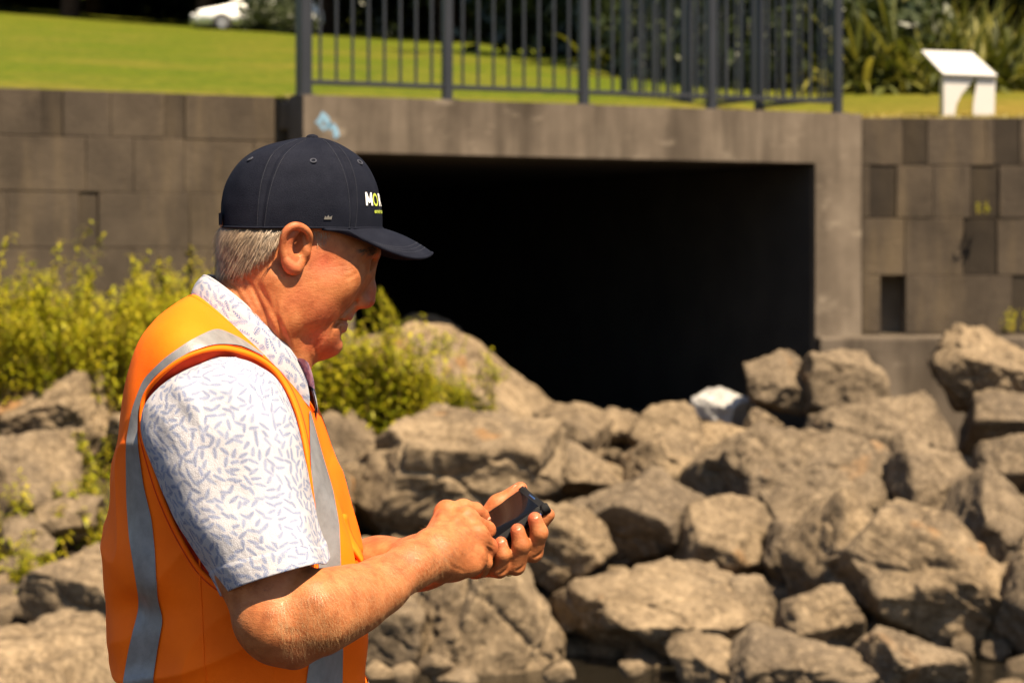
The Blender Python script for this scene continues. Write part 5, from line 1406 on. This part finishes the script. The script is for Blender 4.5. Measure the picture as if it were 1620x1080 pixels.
# embroidery wrapped round the front of the crown
def embroider(txt, th0, v0, height, mat, name, bold=.02, squeeze=1.0):
    cu = bpy.data.curves.new(name, 'FONT'); cu.body = txt; cu.size = 1.0; cu.offset = bold; cu.resolution_u = 4
    to = bpy.data.objects.new('tmp', cu); S.collection.objects.link(to)
    dg = bpy.context.evaluated_depsgraph_get(); me = bpy.data.meshes.new_from_object(to.evaluated_get(dg)); bpy.data.objects.remove(to)
    bm = bmesh.new(); bm.from_mesh(me); bpy.data.meshes.remove(me)
    bmesh.ops.triangulate(bm, faces=bm.faces)
    bmesh.ops.subdivide_edges(bm, edges=[e for e in bm.edges if e.calc_length() > .12], cuts=2, use_grid_fill=False)
    sc_ = height/0.72; wmax = 0
    for vtx in bm.verts:
        x, y = vtx.co.x*sc_*squeeze, vtx.co.y*sc_; th = th0 - x/.090; v = v0 + y/.118
        wmax = max(wmax, x); vtx.co = cap_pt(th, v, .0009) - Vector(person.location)
    o = bm_obj(name, bm, mat, cap); return wmax/.090
def bold_letter(strokes, wd, th0, v0, height, width, mat):
    """a letter of straight strokes, each a band of thread"""
    V_, F_ = [], []
    for (x0, y0, x1, y1) in strokes:
        L = math.hypot(x1-x0, (y1-y0)); nx, ny = -(y1-y0)/L*wd/2, (x1-x0)/L*wd/2
        for k in range(9):
            t = k/8; b0 = len(V_)
            for sg_ in (1, -1):
                x, y = (x0+(x1-x0)*t + (wd/2*sg_ if abs(y1-y0) > .5 else nx*sg_))*width, (y0+(y1-y0)*t + (0 if abs(y1-y0) > .5 else ny*sg_))*height
                V_.append(cap_pt(th0 - x/.090, v0 + y/.118, .0012))
            if k: F_.append((b0-2, b0-1, b0+1, b0))
    pmk('lettering', V_, F_, mat, cap, False)
TX, TV0 = .625, .235
bold_letter([(.12, 0, .12, 1), (.12, 1, .5, .22), (.88, 1, .5, .22), (.88, 0, .88, 1)], .24, TX, TV0, .0152, .0150, M['threadw'])
w2 = embroider('O', TX-.0165/.090, TV0, .0150, M['threadg'], 'lettering', .02, .92)
w3 = embroider('R', TX-.0165/.090-w2-.03, TV0, .0150, M['threadw'], 'lettering', .02, .92)
embroider('environ', TX-.0165/.090-.02, TV0-.085, .0062, M['threadg'], 'lettering', .02, 1.1)
# small silver emblem above the sweatband
em = [(512, 347), (524, 347), (525, 341), (521, 343.5), (519, 340), (516.5, 343.5), (514, 341.5), (513, 344)]
V = [ray(x, y, capbvh, .0012)[0] for x, y in em]; pmk('emblem', V, [tuple(range(len(V)))], M['silver'], cap, False)
# strap at the back
V = [cap_s(math.pi+u, v, .0026) for v in (.02, .08, .14) for u in np.linspace(-.34, .34, 16)]
pmk('back_strap', V, grid_faces(16, 3), M['cap'], cap)

# ------------------------------------------------------------ hair: strands combed back from the head
HVt = BV[:nv[1]]; hbvh = BVHTree.FromPolygons([Vector(v) for v in HVt.tolist()], [tuple(f) for f in HF.tolist()])
def strands(name, poly, n, length, comb, mat, width=.0007, lift=.004, seed=1, mirror=True, curl=.25):
    r_ = random.Random(seed); P = np.array(poly, float); x0, y0 = P.min(0); x1, y1 = P.max(0); V_, F_ = [], []
    tries = 0; cnt_ = 0
    while cnt_ < n and tries < n*6:
        tries += 1; x, y = r_.uniform(x0, x1), r_.uniform(y0, y1)
        if not in_poly(np.array([x]), np.array([y]), poly)[0]: continue
        p, nn = ray(x, y, hbvh)
        if p is None: continue
        cnt_ += 1; cx_, cy_ = comb(x, y); d = (FWD*cx_ - UP*cy_); d = (d - nn*d.dot(nn)).normalized()
        d = (d + Vector((r_.gauss(0, curl), r_.gauss(0, curl), r_.gauss(0, curl)))*.5).normalized()
        L = length*r_.uniform(.55, 1.2); sd = d.cross(nn).normalized()*width*r_.uniform(.6, 1.3); lf = lift*r_.uniform(.2, 1.1)
        pts = [p - nn*.001]
        for t in (.35, .7, 1.0):
            q = p + d*(L*t) + nn*(lf*math.sin(t*1.9)); pts.append(q)
        for mi in ((0, 1) if mirror else (0,)):
            b0 = len(V_)
            for k, q in enumerate(pts):
                for sg_ in (1, -1):
                    w = q + sd*sg_*(1-k/3.2)
                    if mi: w = w - NEAR*(2*(w-HC).dot(NEAR))
                    V_.append(w)
            for k in range(3): F_.append((b0+2*k, b0+2*k+1, b0+2*k+3, b0+2*k+2))
    return pmk(name, V_, F_, mat, person, True)
HAIRP = [(339, 358), (338, 385), (341, 408), (350, 420), (368, 418), (392, 414), (412, 400), (432, 384), (447, 366), (450, 355)]
hair = strands('hair', HAIRP, 6500, .022, lambda x, y: (-.55+.2*((x-340)/100), .9), M['hair'], .00042, .0065, 3)
tag(hair, kind='stuff')
tag(strands('hair', HAIRP, 2400, .021, lambda x, y: (-.5, .9), M['hairdark'], .0004, .005, 4), kind='stuff')
tag(strands('sideburn', [(495, 362), (522, 364), (520, 374), (512, 384), (500, 380)], 170, .009, lambda x, y: (.1, 1), M['hair'], .0002, .0010, 5), kind='stuff')
tag(strands('eyebrow', [(570, 394), (592, 388), (600, 393), (594, 400), (576, 400)], 110, .011, lambda x, y: (-.5, .3), M['hairdark'], .0004, .003, 6), kind='stuff')
for s in (1, -1):
    bm = bmesh.new(); bmesh.ops.create_uvsphere(bm, u_segments=24, v_segments=16, radius=.0112, matrix=Matrix.Translation(HP(568.5, 416.5, 31*s)-Vector(person.location))); bm_obj('eye', bm, M['eyewhite'], person, True)

# ------------------------------------------------------------ trousers and boots
tr = Field((-0.66, 2.50, 0.03), (0.02, 3.20, 1.20), 0.008)
tr.ell(W(385, 1195, MED), E3(108, 148, 90), None, .05)
for s in (-1, 1):
    hip = W(375, 1215, MED+s*.082); kn = Vector((hip.x+.012, MED+s*.115, .52)); an = Vector((hip.x-.03, MED+s*.125, .10))
    tr.chain([hip, kn, an], [.090, .080, .072], .05)
tr.smooth(1); Vt, Ft = tr.mesh(); pmk('trousers', Vt, Ft, M['trousers'])
for s in (-1, 1):
    hx = W(372, 1140, MED).x; bf = Field((hx-.14, MED+s*.125-.09, -.01), (hx+.24, MED+s*.125+.09, .22), .005)
    y_ = MED+s*.125; bf.chain([Vector((hx-.03, y_, .17)), Vector((hx-.035, y_, .06))], [.052, .050], .02); bf.chain([Vector((hx-.045, y_, .048)), Vector((hx+.06, y_, .05)), Vector((hx+.15, y_+s*.01, .044))], [.042, .045, .040], .025)
    X, Y, Z = bf.ax; bf.D = np.maximum(bf.D, (0.004-Z)[None, None, :].astype(np.float32)); Vb, Fb = bf.mesh(); b_ = pmk('boot', Vb, Fb, M['leather'])
    out_ = [(hx-.088, 0), (hx-.07, -.036), (hx, -.044), (hx+.1, -.046), (hx+.17, -.034), (hx+.196, 0), (hx+.17, .036), (hx+.1, .046), (hx, .042), (hx-.07, .036)]
    bm = bmesh.new(); prism(bm, [Vector((x, y_+y, .002)) - Vector(person.location) for x, y in out_], Vector((0, 0, .02))); bmesh.ops.recalc_face_normals(bm, faces=bm.faces); bm_obj('sole', bm, M['sole'], b_)

# fingernails and ring
def nail(p, out, along, wd, ln):
    out = out.normalized(); along = (along-out*along.dot(out)).normalized(); sd = out.cross(along); V_ = []
    for j in range(6):
        for i in range(6):
            u, v = (i/5-.5)*2, (j/5-.5)*2; w_ = math.sqrt(max(.15, 1-.55*max(0, v)**2)); V_.append(p + sd*(u*wd*.5*w_) + along*(v*ln*.5) - out*(u*u*wd*.16) - out*(max(0, -v)*.0011))
    o = pmk('fingernail', V_, grid_faces(6, 6), M['nail']); o.modifiers.new('t', 'SOLIDIFY').thickness = .0004
for (a, b, c, r_) in ((.0232, -.0075, -.0055, .0088), (.0478, -.0075, -.0045, .0088), (.0718, -.0065, -.0055, .0078)):
    ot = (-PW*1.0 + PN*.30 - PL*.1); nail(Q(a, b, c) + ot.normalized()*r_*1.0, ot, PN*1.0 - PL*.25, .0098, .0105)
nail(Q(.010, .078, -.003) + (PN*.9+PW*.35).normalized()*.0080, PN*.9+PW*.35, -PL, .011, .012)
ti_ = A(766, 822, 2.863); nail(ti_ + Vector((.5, -.55, .55)).normalized()*.0078, Vector((.5, -.55, .55)), Vector((.5, .1, -.8)), .0085, .009)
rp, rd = Q(.0745, .002, -.0395), (Q(.090, .034, -.030)-Q(.070, -.005, -.040)).normalized()
ring_on(rp, rd, .0112, .0013, M['gold'], 'wedding_ring', person)

# ------------------------------------------------------------ phone, held in the left hand: a thing of its own
M['phonecase'] = plain('black rubber phone case', (0.010, 0.010, 0.011), 0.7, var=0.2, scale=40); M['bluebtn'] = plain('blue phone button', (0.02, 0.07, 0.22), 0.3)
sm_ = NT('phone screen glass'); sm_.color((0.004, 0.004, 0.005)); sm_.set(Roughness=0.16); sm_.matte(0.03); M['screen'] = sm_.m
M['phonecase'].node_tree.nodes['Principled BSDF'].inputs['Specular IOR Level'].default_value = 0.12
pc = Q(.066, .0365, -.006); ph = empty('mobile_phone', pc); tag(ph, 'black rugged mobile phone with dark screen held in the left hand', 'phone')
PM_ = Matrix((( -PL.x, PW.x, PN.x), (-PL.y, PW.y, PN.y), (-PL.z, PW.z, PN.z)))
def pbox(name, a0, a1, b0, b1, c0, c1, mat, bev, seg=3, parent=None):
    bm = bmesh.new(); bmesh.ops.create_cube(bm, size=1.0); bmesh.ops.scale(bm, vec=(a1-a0, b1-b0, c1-c0), verts=bm.verts)
    if bev:
        ve = [e for e in bm.edges if abs(e.verts[0].co.z-e.verts[1].co.z) > (c1-c0)*.5]
        bmesh.ops.bevel(bm, geom=ve, offset=bev, segments=5, affect='EDGES', profile=.5)
        bmesh.ops.bevel(bm, geom=[e for e in bm.edges if abs(e.verts[0].co.z-e.verts[1].co.z) < 1e-6], offset=min(.0022, (c1-c0)*.3), segments=2, affect='EDGES')
    for v in bm.verts: v.co = Q((a0+a1)/2 - v.co.x, (b0+b1)/2 + v.co.y, (c0+c1)/2 + v.co.z) - pc
    bmesh.ops.recalc_face_normals(bm, faces=bm.faces)
    return bm_obj(name, bm, mat, parent or ph, True if bev else False)
pb = pbox('case', 0, .132, 0, .073, -.012, 0, M['phonecase'], .010)
pbox('screen', .007, .125, .004, .069, -.004, .0006, M['screen'], .004)
for a in (.0, .124):
    for b in (-.0012, .0662): pbox('corner_bumper', a-.0012, a+.0092, b, b+.008, -.0128, .0016, M['phonecase'], .003)
pbox('side_button', .012, .020, -.0022, .001, -.0085, -.0035, M['bluebtn'], .001)
pbox('side_button', .026, .034, -.0018, .001, -.0085, -.0035, M['phonecase'], .001)
pbox('speaker_slot', .0035, .0055, .028, .045, -.001, .0009, M['bluebtn'], .0006)

# fine hair on the near forearm
rbvh = BVHTree.FromPolygons([Vector(v) for v in RV.tolist()], [tuple(f) for f in RF.tolist()])
def arm_hair(n, poly, dirv, mat, L0, seed, wd):
    r_ = random.Random(seed); P = np.array(poly, float); V_, F_ = [], []; k = 0; (x0, y0), (x1, y1) = P.min(0), P.max(0)
    while k < n:
        x, y = r_.uniform(x0, x1), r_.uniform(y0, y1)
        if not in_poly(np.array([x]), np.array([y]), poly)[0]: continue
        k += 1; p, nn = ray(x, y, rbvh)
        if p is None: continue
        d = Vector(dirv) + Vector((r_.gauss(0, .35), r_.gauss(0, .35), r_.gauss(0, .35))); d = (d-nn*d.dot(nn)).normalized(); L = L0*r_.uniform(.5, 1.2); sd = d.cross(nn)*wd; b0 = len(V_)
        for t in (0, .5, 1): 
            q = p + d*L*t + nn*(.0016*t) - nn*.0003
            V_ += [q+sd*(1-t*.7), q-sd*(1-t*.7)]
        F_ += [(b0, b0+1, b0+3, b0+2), (b0+2, b0+3, b0+5, b0+4)]
    tag(pmk('arm_hair', V_, F_, mat), kind='stuff')
FA = [(420, 960), (520, 905), (610, 866), (690, 825), (735, 835), (700, 905), (640, 960), (540, 1020), (450, 1040)]
M['hairfine'] = plain('fine blond arm hair', (0.42, 0.24, 0.11), 0.4, var=0.2)
arm_hair(2600, FA, (.25, .1, -.9), M['hairfine'], .011, 4, .00009)
arm_hair(500, [(620, 860), (690, 822), (740, 830), (760, 850), (735, 880), (690, 890)], (.6, .2, -.5), M['hairdark'], .008, 9, .00007)
